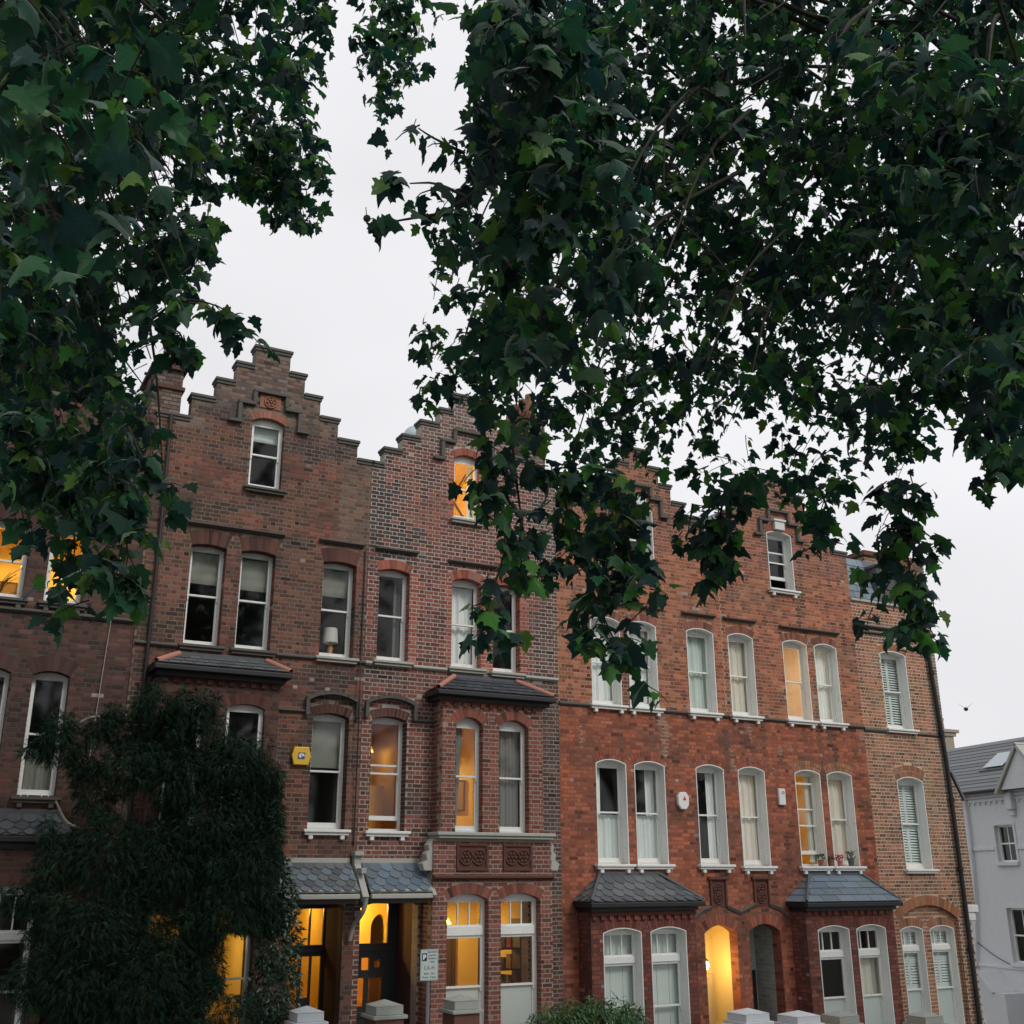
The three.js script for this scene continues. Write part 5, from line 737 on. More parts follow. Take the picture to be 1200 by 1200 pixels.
{ // alarm boxes
  let g = thing('alarm_box', 'yellow hexagonal alarm box with blue and white emblem', 'alarm', [6.43, 6.05, .05]); const hex = new THREE.Shape([[0, .16], [.13, .16 * .95], [.17, 0], [.13, -.16 * .95], [-.13, -.16 * .95], [-.17, 0], [-.13, .16 * .95]].slice(1).map(p => new THREE.Vector2(...p))); const e = new THREE.ExtrudeGeometry(hex, { depth: .06, bevelEnabled: true, bevelSize: .015, bevelThickness: .015, bevelSegments: 2 }); e.translate(6.43, 6.21, .02); part('case', worldUV(clean(e)), M([.72, .45, .03], .45), g);
  const q = new THREE.Shape([[-.075, -.06], [.06, -.06], [.075, .06], [-.06, .06]].map(p => new THREE.Vector2(...p))), qg = new THREE.ExtrudeGeometry(q, { depth: .004, bevelEnabled: false }); qg.translate(6.43, 6.21, .0965); part('emblem', qg, M([.05, .08, .2], .5), g); const em = new THREE.TorusGeometry(.032, .012, 6, 14, 4.6); em.scale(1.3, 1, .3); em.translate(6.43, 6.21, .102); part('emblem_ring', em, M([.8, .82, .85], .5), g); part('emblem_bar', box(6.40, 6.49, 6.203, 6.217, .1006, .105), M([.8, .82, .85], .5), g);
  g = thing('alarm_box', 'white faceted alarm box with red triangle between first-floor windows', 'alarm', [15.26, 5.47, .05]); const oc = new THREE.Shape([[-.06, -.17], [.06, -.17], [.13, -.08], [.13, .09], [.07, .17], [-.07, .17], [-.13, .09], [-.13, -.08]].map(p => new THREE.Vector2(...p))), og = new THREE.ExtrudeGeometry(oc, { depth: .06, bevelEnabled: true, bevelSize: .015, bevelThickness: .015, bevelSegments: 2 }); og.translate(15.26, 5.64, .02); part('case', worldUV(clean(og)), M([.72, .72, .7], .45), g); const tr = new THREE.ExtrudeGeometry(new THREE.Shape([[-.05, 0], [.05, 0], [0, .09]].map(p => new THREE.Vector2(...p))), { depth: .004, bevelEnabled: false }); tr.translate(15.28, 5.65, .0965); part('emblem', tr, M([.55, .05, .04], .5), g);
  g = thing('alarm_box', 'white rectangular alarm box with small printed bell mark', 'alarm', [18.15, 5.64, .05]); part('case', rbox(18.05, 18.25, 5.62, 6.0, -.005, .07, .02), M([.70, .70, .67], .45), g); const bl = new THREE.TorusGeometry(.035, .007, 5, 14, Math.PI); bl.translate(18.17, 5.9, .072); part('emblem', [bl, box(18.13, 18.21, 5.885, 5.897, .0705, .078)], M([.4, .08, .05], .5), g);
}
{ // parked car, its roof just in frame
  const L = 4.2, x0 = 10.0, z0 = 4.05, z1 = 5.75, gy = GY(12) - .24, g = thing('parked_car', 'silver-white parked car, its roof peeping up before the glowing doorway', 'car', [12.1, gy, 4.9]); const paint = M([.62, .65, .68], .3, { clearcoat: 1, clearcoatRoughness: .08 });
  const prof = (pts, d, zz) => { const s = new THREE.Shape(); s.moveTo(...pts[0]); s.splineThru(pts.slice(1).map(p => new THREE.Vector2(...p))); const e = new THREE.ExtrudeGeometry(s, { depth: d, bevelEnabled: true, bevelSize: .05, bevelThickness: .06, bevelSegments: 3, curveSegments: 24 }); e.translate(x0, gy, zz); return worldUV(clean(e)); };
  part('body', prof([[.02, .35], [.0, .7], [.15, .95], [1.0, 1.1], [3.9, 1.12], [4.18, .9], [4.2, .4], [2.2, .28], [.02, .35]], 1.58, z0 + .06), paint, g); part('cabin_glass', prof([[.95, 1.05], [1.35, 1.5], [2.0, 1.72], [3.0, 1.74], [3.6, 1.55], [3.95, 1.1], [2.5, 1.02], [.95, 1.05]], 1.36, z0 + .17), M([.015, .018, .022], .06, { clearcoat: 1 }), g);
  part('roof', prof([[1.42, 1.58], [1.75, 1.76], [2.3, 1.815], [2.9, 1.81], [3.4, 1.73], [3.62, 1.6], [3.3, 1.66], [2.6, 1.735], [1.9, 1.7], [1.42, 1.58]], 1.3, z0 + .2), paint, g);
  for (const x of [.85, 3.35]) for (const z of [z0 + .08, z1 - .08]) { const w = new THREE.CylinderGeometry(.34, .34, .2, 24); w.rotateX(Math.PI / 2); w.translate(x0 + x, gy + .34, z); const t = part('wheel', worldUV(clean(w)), MAT.black, g); const r = new THREE.CylinderGeometry(.22, .22, .21, 16); r.rotateX(Math.PI / 2); r.translate(x0 + x, gy + .34, z); part('rim', worldUV(clean(r)), M([.5, .5, .52], .3, { metalness: .8 }), t); }
  for (const z of [z0 + .25, z1 - .25]) part('headlight', new THREE.SphereGeometry(.1, 10, 8).scale(.6, .8, 1.5).translate(x0 + .02, gy + .75, z), M([.8, .82, .85], .1), g);
}
{ const g = thing('satellite_dish', 'pale blue dish showing above stepped gable of whitish-mortared house', 'dish', [8.85, 13.1, -.75]); const d = new THREE.SphereGeometry(.5, 20, 8, 0, Math.PI * 2, 0, .62); d.rotateX(Math.PI / 2 + .2); d.translate(8.92, 13.52, -1.15); part('reflector', worldUV(clean(d)), M([.42, .5, .58], .5, { side: THREE.DoubleSide }), g); part('mast', tubeGeo([[8.92, 12.6, -.95], [8.92, 13.5, -.85]], .025, .025, 6), MAT.iron, g); part('feed_arm', tubeGeo([[8.92, 13.25, -.75], [8.92, 13.4, -.3]], .012, .012, 5), MAT.iron, g); }
{ // bird on the wing
  const p = at(1132, 831, 40), g = thing('bird', 'small dark bird flying beside the end house', 'bird', p.toArray()); const b = new THREE.SphereGeometry(.08, 8, 6); b.scale(1.9, .8, .9); const h = new THREE.SphereGeometry(.045, 8, 6); h.translate(.16, .03, 0); const tl = new THREE.ConeGeometry(.05, .16, 5); tl.rotateZ(Math.PI / 2); tl.translate(-.2, 0, 0); const wing = s => { const q = new THREE.BufferGeometry(); q.setAttribute('position', new THREE.Float32BufferAttribute([.08, .03, .03 * s, -.06, .03, .03 * s, -.1, .22, .26 * s, .08, .03, .03 * s, -.1, .22, .26 * s, .0, .2, .22 * s], 3)); q.computeVertexNormals(); return q; }; const body = new THREE.Mesh(merge([b, h, tl, worldUV(wing(1)), worldUV(wing(-1))]), M([.03, .03, .035], .8, { side: THREE.DoubleSide })); body.name = 'body'; g.add(body); g.rotation.y = .7;
}
// ================================================================= foliage
function planeLeafGeo(fold = .25, curl = .18, seed = 1, wide = 1) { // lobed plane leaf, stalk end at origin, blade along +x, unit length
  const q = mulberry(seed), j = () => (q() - .5) * .07, side = () => [[0, .02], [-.05, .10], [-.07, .33], [.09, .31], [.13, .47], [.27, .60], [.37, .40], [.47, .31], [.60, .37], [.70, .19], [.85, .13]].map(([x, y]) => [x + j(), Math.max(.01, (y + j()) * wide)]);
  const pts = [...side(), [1, 0], ...side().reverse().map(([x, y]) => [x, -y])], P = [], N = pts.length, c = [.34, 0], zf = ([x, y]) => -Math.abs(y) * fold - x * x * curl - y * y * curl * 1.2 + (x > .9 ? -curl * .25 : 0);
  const idx = []; P.push(c[0], c[1], zf(c)); for (const p of pts) P.push(p[0], p[1], zf(p)); for (let i = 1; i <= N; i++) idx.push(0, i % N + 1, i);
  const g = new THREE.BufferGeometry(); g.setAttribute('position', new THREE.Float32BufferAttribute(P, 3)); const uv = []; for (let i = 0; i < P.length; i += 3) uv.push(P[i], P[i + 1] + .5); g.setAttribute('uv', new THREE.Float32BufferAttribute(uv, 2)); g.setIndex(idx); g.computeVertexNormals(); return g;
}
function blade(w = .3, fold = .15, bend = .2) { const P = [0, 0, 0, .35, w / 2, fold * w, .35, -w / 2, fold * w, 1, 0, -bend, .4, 0, 0], g = new THREE.BufferGeometry(); g.setAttribute('position', new THREE.Float32BufferAttribute(P, 3)); g.setAttribute('uv', new THREE.Float32BufferAttribute([0, .5, .35, 1, .35, 0, 1, .5, .4, .5], 2)); g.setIndex([0, 4, 1, 0, 2, 4, 1, 4, 3, 4, 2, 3]); g.computeVertexNormals(); return g; }
const veins = grainTexture(128, (u, v) => { // blade tone with paler veins fanning from the stalk
  const y = v - .5, x = u - .06; let d = Math.abs(y); for (const a of [.62, -.62, 1.15, -1.15]) d = Math.min(d, x > 0 ? Math.abs(y * Math.cos(a) - x * Math.sin(a)) : 1); return .80 + .10 * tile(u, v, 6, 3) + .28 * Math.exp(-d * d * 9000) - .05 * Math.abs(Math.sin((x * .6 + Math.abs(y)) * 60)); });
const leafMat = (o = {}) => M([1, 1, 1], 1, { map: veins, clearcoat: .22, clearcoatRoughness: .35, transmission: .5, thickness: 0, side: THREE.DoubleSide, specularIntensity: .3, ...o });
const PLANE_LEAVES = [planeLeafGeo(.12, .1, 3), planeLeafGeo(.4, .25, 5, .9), planeLeafGeo(.2, .5, 9, .95), planeLeafGeo(-.2, .2, 12, 1.05), planeLeafGeo(.7, .35, 17, .8)], LEAFMAT = leafMat();
const inPoly = (P, x, y) => { let c = false; for (let i = 0, j = P.length - 1; i < P.length; j = i++) { const [a, b] = P[i], [d, e] = P[j]; if ((b > y) !== (e > y) && x < (d - a) * (y - b) / (e - b) + a) c = !c; } return c; };
const leafCol = () => { const t = rnd(); return t < .52 ? [.012 * rr(.7, 1.3), .056 * rr(.7, 1.3), .044 * rr(.7, 1.3)] : t < .82 ? [.028 * rr(.8, 1.3), .115 * rr(.8, 1.3), .05 * rr(.7, 1.3)] : [.09 * rr(.6, 1.3), .24 * rr(.8, 1.2), .04]; };
function leafMatrix(pos, size, dir, droop) {
  const d = dir.clone(); d.y -= droop; d.normalize(); let n = new THREE.Vector3(rr(-.7, .7), 1, rr(-.7, .7)); const s = n.clone().cross(d).normalize(); n = d.clone().cross(s).normalize();
  return new THREE.Matrix4().makeBasis(d, s, n).scale(new THREE.Vector3(size, size * rr(.85, 1.1), size)).setPosition(pos);
}
class Tree {
  constructor(name, label, x, z, group, r = .38) { this.g = thing(name, label, 'tree', [x, GY(x), z], group); this.x = x; this.z = z; this.r = r; this.leaves = []; this.twigs = []; this.boughs = []; this.balls = []; }
  // hanging spray of leaves starting at a world point
  spray(p, len, size, filter, out = null) {
    const n = Math.max(4, Math.round(len / .075)), q = p.clone(), dir = (out ?? new THREE.Vector3(rr(-1, 1), rr(-.3, .2), rr(-1, 1))).clone().normalize(), pts = [p.clone()];
    for (let i = 0; i < n; i++) {
      dir.y -= .22; dir.x += rr(-.12, .12); dir.z += rr(-.12, .12); dir.normalize(); q.addScaledVector(dir, len / n); pts.push(q.clone());
      const k = rnd() < .35 ? 2 : 1; for (let j = 0; j < k; j++) { const side = new THREE.Vector3(rr(-1, 1), rr(-.4, .4), rr(-1, 1)).normalize(), st = rr(.03, .09), lp = q.clone().addScaledVector(side, st), sz = size * rr(.42, 1.25) * (i > n - 3 ? .8 : 1); if (filter && !filter(lp)) continue; this.leaves.push({ p: lp, s: sz, d: side, dr: rr(.35, 1.5), c: leafCol() }); }
    }
    if (!filter || filter(pts[pts.length - 1])) this.twigs.push(pts.filter((_, i) => i % 3 === 0 || i === pts.length - 1));
  }
  build(nParts = 300, mat = LEAFMAT) {
    const g = this.g, gy = GY(this.x), tp = g.position;
    const P = (n, geo, m) => part(n, geo, m, g);
    P('trunk', tubeGeo([[this.x, gy - .1, this.z], [this.x + .06, gy + 2.5, this.z - .05], [this.x - .05, gy + 5, this.z], [this.x + .1, gy + 8, this.z - .1]], this.r, this.r * .62, 14, 24), MAT.bark);
    for (const b of this.boughs) P('branch', tubeGeo(b.pts, b.r0, b.r1, 6), b.r0 > .05 ? MAT.bark : MAT.twig);
    if (this.twigs.length) { const m = P('twigs', this.twigs.map(t => tubeGeo(t, .006, .003, 3, Math.max(2, t.length))), MAT.twig); m.userData.kind = 'stuff'; }
    for (const [p, r] of this.balls) { const s = new THREE.IcosahedronGeometry(r, 2); s.translate(p.x, p.y, p.z); P('seed_ball', worldUV(clean(s)), M([.05, .06, .03], .95)); P('seed_stalk', tubeGeo([p, p.clone().add(new THREE.Vector3(rr(-.02, .02), .07, 0))], .003, .003, 3, 2), MAT.twig); }
    for (const l of this.leaves) { const q = toPx(l.p); l.k = q[2] > .5 && q[0] > 0 && q[0] < 1200 && q[1] > 0 && q[1] < 1200 ? l.s / q[2] : 0; l.m = leafMatrix(l.p, l.s, l.d, l.dr); }
    this.leaves.sort((a, b) => b.k - a.k); const big = this.leaves.slice(0, nParts), rest = this.leaves.slice(nParts);
    const bm = [...Array(10)].map((_, i) => { let c; do c = leafCol(); while (c[0] > .05 && i < 9); return c; }).map(c => { const m = leafMat(); m.color.setRGB(...c); return m; });
    big.forEach((l, i) => { const m = new THREE.Mesh(PLANE_LEAVES[i % 5], bm[i % 10]); m.name = 'leaf'; l.m.decompose(m.position, m.quaternion, m.scale); m.position.sub(tp); g.add(m); });
    for (let k = 0; k < 5; k++) { const sub = rest.filter((_, i) => i % 5 === k), im = new THREE.InstancedMesh(PLANE_LEAVES[k], mat, sub.length), c = new THREE.Color(); sub.forEach((l, i) => { im.setMatrixAt(i, l.m); im.setColorAt(i, c.setRGB(...l.c)); }); im.name = 'foliage'; im.userData.kind = 'stuff'; im.position.copy(tp).negate(); g.add(im); }
    return this;
  }
  // fill a patch outlined in the picture, between two distances
  mass(poly, d0, d1, count, len, size, o = {}) {
    const xs = poly.map(p => p[0]), ys = poly.map(p => p[1]), bx = [Math.min(...xs), Math.max(...xs), Math.min(...ys), Math.max(...ys)]; let made = 0, guard = 0;
    while (made < count && guard++ < count * 40) {
      const x = rr(bx[0], bx[1]), y = rr(bx[2] - 40, bx[3]), d = d0 + (d1 - d0) * Math.pow(rnd(), o.bias ?? 1); if (!inPoly(poly, x, Math.max(y, bx[2] + 1))) continue;
      if (o.clump && fbm(x * o.clump, y * o.clump, d * .35 + (o.seed ?? 0), 3) < (o.th ?? -.05)) continue;
      const p = at(x, y, d), f = q => { const [a, b] = toPx(q); const e = 10; return b < bx[2] || inPoly(poly, a + rr(-e, e), b + rr(-e, e)); }; this.spray(p, rr(len * .5, len * 1.3), size, f); made++;
    }
  }
  bough(list, size, per, spread, len = .5, step = .1) { // a hanging bough along a line in the picture
    const P = list.map(([x, y, d]) => at(x, y, d)), c = new THREE.CatmullRomCurve3(P), n = Math.round(c.getLength() / step); this.boughs.push({ pts: P, r0: .011, r1: .004 });
    for (let i = 0; i <= n; i++) { const p = c.getPointAt(i / n); for (let j = 0; j < per; j++) this.spray(p.clone().add(new THREE.Vector3(rr(-1, 1), rr(-.6, .6), rr(-1, 1)).multiplyScalar(spread * .5)), len * rr(.5, 1.2), size, null); }
  }
}
// ---- tree on the left of the camera
const TL = new Tree('plane_tree', 'plane tree whose dark drooping boughs hang over the shadowed dark brick house', -4.2, 15.2, 'plane trees along the near pavement', .42);
const polyL = [[-60, -80], [388, -80], [384, 30], [368, 60], [376, 130], [340, 120], [300, 105], [278, 120], [262, 150], [272, 200], [250, 240], [262, 262], [240, 330], [232, 345], [158, 352], [150, 385], [162, 410], [190, 430], [182, 500], [190, 560], [200, 585], [170, 592], [140, 590], [115, 620], [100, 600], [60, 640], [35, 575], [-60, 575]];
TL.mass(polyL, 8.5, 13.5, 580, .58, .15, { clump: .016, th: -.08, seed: 1 });
TL.mass([[-60, -80], [300, -80], [270, 130], [240, 240], [190, 330], [150, 420], [170, 500], [90, 560], [-60, 560]], 10, 15, 420, .55, .145, { seed: 3, clump: .02, th: -.06 });
TL.mass([[-60, 20], [180, 20], [200, 200], [130, 300], [-60, 420]], 4.8, 6.5, 28, .5, .17, { seed: 2 });
TL.mass([[262, 110], [300, 105], [345, 120], [382, 160], [380, 215], [372, 262], [345, 272], [318, 262], [305, 225], [262, 225]], 13, 15.5, 150, .5, .15);
TL.mass([[330, -60], [392, -60], [390, 20], [378, 100], [355, 145], [320, 110]], 12, 14, 50, .5, .15);
TL.mass([[410, -60], [512, -60], [508, 30], [500, 75], [470, 100], [468, 140], [440, 142], [425, 110], [418, 60]], 13, 15, 95, .5, .15);
TL.bough([[60, 470, 8.5], [75, 560, 8.4], [88, 640, 8.3], [80, 690, 8.3]], .17, 2, .3, .3); TL.bough([[120, 500, 8], [140, 600, 7.9], [150, 650, 7.8], [138, 698, 7.8]], .17, 2, .22, .3); TL.bough([[20, 480, 8.6], [30, 560, 8.5], [45, 590, 8.5]], .16, 2, .3, .35);
TL.bough([[170, 380, 8.4], [215, 352, 8.2], [262, 362, 8.1], [296, 392, 8.1]], .16, 1, .1, .22); TL.bough([[190, 400, 8.4], [205, 385, 8.4], [222, 415, 8.3]], .18, 1, .1, .2);
TL.bough([[150, 500, 8], [178, 560, 7.9], [196, 585, 7.9]], .15, 1, .15, .25);
// ---- tree on the right
const TR = new Tree('plane_tree', 'plane tree whose broad crown spreads over the orange-red brick pair and end house', 12.2, 14.9, 'plane trees along the near pavement', .48);
const polyR = [[562, -80], [1280, -80], [1280, 540], [1196, 566], [1178, 528], [1150, 552], [1128, 500], [1095, 498], [1085, 535], [1060, 520], [1075, 570], [1085, 600], [1065, 620], [1045, 600], [1010, 530], [985, 500], [940, 480], [880, 485], [830, 480], [790, 510], [772, 570], [748, 640], [722, 600], [690, 640], [672, 570], [640, 510], [614, 540], [605, 505], [580, 500], [570, 530], [560, 480], [525, 462], [492, 440], [494, 370], [512, 300], [508, 240], [545, 200], [538, 150], [528, 120], [540, 70], [560, 40]];
TR.mass(polyR, 8.5, 13, 900, .55, .135, { clump: .017, th: -.06, seed: 11 });
TR.mass([[580, -80], [1280, -80], [1280, 380], [1150, 420], [1000, 410], [860, 440], [760, 520], [680, 540], [600, 460], [520, 420], [540, 250], [570, 120]], 11, 16, 640, .55, .145, { seed: 14, clump: .02, th: -.05 });
TR.mass([[560, 20], [720, 20], [760, 300], [700, 430], [560, 430], [500, 420], [540, 230]], 6.4, 8.2, 160, .5, .165, { seed: 17, clump: .016, th: -.12 });
TR.mass([[980, 60], [1280, 60], [1280, 500], [1190, 545], [1150, 480], [1100, 420]], 7, 9.5, 150, .5, .155, { seed: 19, clump: .018, th: -.03 });
TR.mass([[1000, 380], [1200, 380], [1200, 545], [1150, 545], [1110, 480], [1060, 500], [1020, 480]], 7.8, 9.5, 45, .45, .15, { seed: 29, clump: .02, th: -.03 });
TR.mass([[780, 440], [1010, 440], [1000, 560], [975, 600], [930, 600], [890, 575], [840, 560], [790, 560]], 11, 13.5, 85, .4, .145, { seed: 23, clump: .03, th: .0 });
TR.mass([[640, -80], [1280, -80], [1280, 330], [1120, 380], [960, 330], [820, 360], [700, 330]], 9.5, 14, 420, .55, .14, { seed: 37 });
TR.bough([[560, 480, 7.4], [580, 560, 7.3], [592, 640, 7.2], [572, 710, 7.2], [572, 765, 7.2]], .16, 1, .14, .22, .085); TR.bough([[600, 520, 7.6], [610, 600, 7.5], [622, 670, 7.5]], .155, 1, .22, .26, .08); TR.bough([[650, 540, 7.6], [665, 600, 7.6], [690, 680, 7.5], [715, 740, 7.5], [735, 780, 7.4]], .16, 2, .26, .26); TR.bough([[720, 560, 7.7], [735, 640, 7.7], [745, 700, 7.6]], .155, 3, .32, .28);
TR.bough([[812, 590, 8.8], [806, 625, 8.8]], .14, 1, .14, .2); TR.bough([[850, 570, 8.6], [842, 620, 8.6], [840, 660, 8.5]], .165, 3, .22, .25); TR.bough([[960, 570, 9.4], [972, 610, 9.3], [962, 635, 9.3]], .14, 2, .2, .22); TR.bough([[1050, 560, 8.4], [1062, 640, 8.3], [1070, 700, 8.2], [1076, 740, 8.2]], .15, 3, .22, .26); TR.bough([[1040, 620, 8.4], [1080, 622, 8.3], [1098, 636, 8.3]], .14, 1, .08, .18); TR.bough([[1032, 690, 8.5], [1028, 712, 8.5]], .14, 1, .08, .18);
TR.bough([[545, 180, 6.6], [505, 160, 6.6], [490, 150, 6.6]], .13, 1, .08, .16, .16); TR.bough([[545, 230, 6.4], [510, 215, 6.4], [480, 215, 6.4]], .14, 1, .08, .16, .17); TR.bough([[520, 250, 6.4], [470, 258, 6.3], [448, 262, 6.3]], .14, 1, .04, .14, .2); TR.bough([[500, 440, 7], [494, 446, 7], [488, 456, 7]], .14, 1, .05, .14); TR.bough([[1150, 470, 7.8], [1170, 520, 7.8], [1188, 545, 7.8]], .17, 1, .2, .25);
TR.boughs.push({ pts: [at(590, 190, 6.7), at(560, 222, 6.6), at(510, 255, 6.5)], r0: .016, r1: .008 });
TR.balls.push([at(430, 256, 6.3), .021], [at(484, 150, 6.6), .02], [at(533, 13, 8), .022], [at(546, 9, 8), .02]);
// limbs from the trunks up and out into the crowns
function limbs(T, heads, up) { for (const [x, y, d] of heads) { const e = at(x, y, d), b = new THREE.Vector3(T.x, GY(T.x) + up + rr(-1, 1), T.z), m = b.clone().lerp(e, .5); m.y = Math.max(b.y, e.y) + rr(.2, .9); T.boughs.push({ pts: [b, m, e], r0: .049, r1: .012 }); for (let k = 0; k < 5; k++) { const f = e.clone().add(new THREE.Vector3(rr(-1.4, 1.4), rr(-.9, .8), rr(-1.2, 1.2))), h = e.clone().lerp(m, rr(.1, .4)), fp = toPx(f); if (fp[1] > -40 && !inPoly(T === TL ? polyL : polyR, fp[0], fp[1])) continue; T.boughs.push({ pts: [h, h.clone().lerp(f, .5).add(new THREE.Vector3(0, .25, 0)), f], r0: .014, r1: .005 }); } } }
limbs(TL, [[60, -60, 10], [170, -90, 11], [300, -120, 13], [450, -160, 14], [60, 130, 12], [20, 60, 9]], 6.5);
limbs(TR, [[640, -90, 8], [760, -60, 9.5], [880, -120, 10], [1000, -40, 9.5], [1120, -60, 8], [700, 90, 12], [900, 160, 13], [1080, 200, 11], [560, -140, 8]], 6.5);
// smaller branches forking down through the hanging foliage
function forks(T, poly, n, d0, d1) { let k = 0, guard = 0; while (k < n && guard++ < n * 30) { const x = rr(0, 1200), y = rr(-40, 380), d = rr(d0, d1); if (!inPoly(poly, x, y)) continue; const p = at(x, y, d), L = rr(.9, 2), dir = new THREE.Vector3(T.x > 5 ? -rr(.2, .9) : rr(.2, .9), -rr(.3, 1.1), rr(-.5, .5)).normalize(), q = p.clone().addScaledVector(dir, L * .5), e = p.clone().addScaledVector(dir, L).add(new THREE.Vector3(0, -L * .25, 0)), f = toPx(e); if (!inPoly(poly, f[0], f[1])) continue; T.boughs.push({ pts: [p, q, e], r0: rr(.010, .02), r1: .005 }); const s = q.clone().add(new THREE.Vector3(rr(-.5, .5), -rr(.2, .7), rr(-.4, .4))), sf = toPx(s); if (inPoly(poly, sf[0], sf[1])) T.boughs.push({ pts: [q, q.clone().lerp(s, .5).add(new THREE.Vector3(0, .06, 0)), s], r0: .008, r1: .004 }); k++; } }
forks(TR, polyR, 60, 8.5, 12); forks(TL, polyL, 36, 9, 12);
// the crowns go on above and behind the picture
function crownOver(T, c, r, n, size) { for (let i = 0; i < n; i++) { const v = new THREE.Vector3(rr(-1, 1), rr(-1, 1), rr(-1, 1)); if (v.length() > 1 || v.length() < .45) continue; const p = new THREE.Vector3(c[0] + v.x * r[0], c[1] + v.y * r[1], c[2] + v.z * r[2]), q = toPx(p); if (q[2] > .5 && q[0] > -80 && q[0] < 1280 && q[1] > -80) continue; if (p.distanceTo(camera.position) < 2.5) continue; T.spray(p, .7, size, w => { const e = toPx(w); return !(e[2] > .3 && e[0] > -60 && e[0] < 1260 && e[1] > -60 && e[1] < 1300); }); } }
crownOver(TL, [-4, 13, 14.5], [7, 6, 6.5], 900, .24); crownOver(TR, [12, 13, 15], [8, 6.5, 6.5], 1200, .24);
TL.build(); TR.build();
// ---- further plane trees along the near pavement, mirrored in the panes
for (const [x, l] of [[24, 'plane tree standing next along the near pavement beyond the broad-crowned one'], [35, 'last plane tree along the near pavement, opposite the side street']]) { const T = new Tree('plane_tree', l, x, 15.2, 'plane trees along the near pavement', .4); T.boughs.push(...[...Array(8)].map((_, i) => { const a = i * .8, e = new THREE.Vector3(x + Math.cos(a) * 4, 12 + (i % 3) * 1.5, 15.2 + Math.sin(a) * 4); return { pts: [new THREE.Vector3(x, 6.5, 15.2), new THREE.Vector3(x + Math.cos(a) * 1.6, 9.5, 15.2 + Math.sin(a) * 1.6), e], r0: .14, r1: .03 }; })); crownOver(T, [x, 11.5, 15.2], [6, 6, 6], 1000, .3); T.build(0, leafMat({ transmission: 0, clearcoat: 0, map: null })); }

{ // plane tree added out of view to shade the dark brick house
  const x = -7.8, z = 4.6, T = new Tree('plane_tree', 'added unseen plane tree on the far pavement shading the dark brick house', x, z, 'added shade trees out of view', .4); T.boughs.push(...[...Array(8)].map((_, i) => { const a = i * .8, e = new THREE.Vector3(x + Math.cos(a) * 4, 11 + (i % 3) * 1.5, z + Math.sin(a) * 3); return { pts: [new THREE.Vector3(x, 6, z), new THREE.Vector3(x + Math.cos(a) * 1.6, 9, z + Math.sin(a) * 1.4), e], r0: .14, r1: .03 }; })); crownOver(T, [x, 11, z], [6, 6, 3.6], 900, .3); T.build(0, leafMat({ transmission: 0, clearcoat: 0, map: null }));
}
// ---- shrubs in the front gardens
function shrub(name, label, cat, x, z, blobs, leafGeo, count, size, cols, mat, o = {}) {
  const gy = GY(x), g = thing(name, label, cat, [x, gy, z]), im = new THREE.InstancedMesh(leafGeo, mat, count), c = new THREE.Color(), vol = blobs.map(b => Math.pow(b[3] * b[4] * b[5], .72)), tot = vol.reduce((a, b) => a + b, 0); let i = 0, guard = 0; const big = [];
  while (i < count && guard++ < count * 30) {
    let t = rnd() * tot, k = 0; while (t > vol[k]) t -= vol[k++]; const b = blobs[k]; const v = new THREE.Vector3(rr(-1, 1), rr(-1, 1), rr(-1, 1)); const L = v.length(); if (L > 1 || L < .35) continue; if (fbm(v.x * 2 + k * 3, v.y * 2, v.z * 2, 3) < -.2) continue;
    const p = new THREE.Vector3(b[0] + v.x * b[3], b[1] + v.y * b[4], b[2] + v.z * b[5]); if (p.y < gy + .05 || p.z < (o.zmin ?? .1)) continue; if (o.keep && !o.keep(p)) continue;
    const d = new THREE.Vector3(v.x + rr(-.8, .8), v.y * .5 + rr(-.8, .6), v.z + rr(-.8, .8)).normalize(), m = leafMatrix(p, size * rr(.6, 1.4), d, o.droop ?? .4); im.setMatrixAt(i, m); const q = cols[Math.floor(rnd() * cols.length)], f = rr(.7, 1.3); im.setColorAt(i, c.setRGB(q[0] * f, q[1] * f, q[2] * f)); i++;
  }
  im.count = i; im.name = 'foliage'; im.userData.kind = 'stuff'; im.position.copy(g.position).negate(); g.add(im);
  for (const s of o.stems ?? []) part('stem', tubeGeo(s[0], s[1], s[2], 7), o.stemMat ?? MAT.limb, g); return g;
}
const darkCols = [[.018, .046, .03], [.024, .055, .034], [.015, .04, .028], [.036, .075, .036]];
function sprig() { // a small feathery spray: narrow leaflets either side of a stalk
  const P = [], tri = (a, b, c) => P.push(...a, ...b, ...c); for (let i = 0; i < 6; i++) for (const s of [-1, 1]) { const x = .1 + i * .15, l = .30 * (1 - i * .09), a = [x, 0, -x * x * .3], t = [x + l * .75, s * l * .75, -x * x * .3 - l * .35], m = [x + l * .5, s * l * .25, -x * x * .3 - .02], n = [x + l * .25, s * l * .5, -x * x * .3 - .06]; tri(a, m, t); tri(a, t, n); } tri([0, .008, 0], [1, 0, -.3], [0, -.008, 0]);
  const g = new THREE.BufferGeometry(); g.setAttribute('position', new THREE.Float32BufferAttribute(P, 3)); g.computeVertexNormals(); return worldUV(g);
}
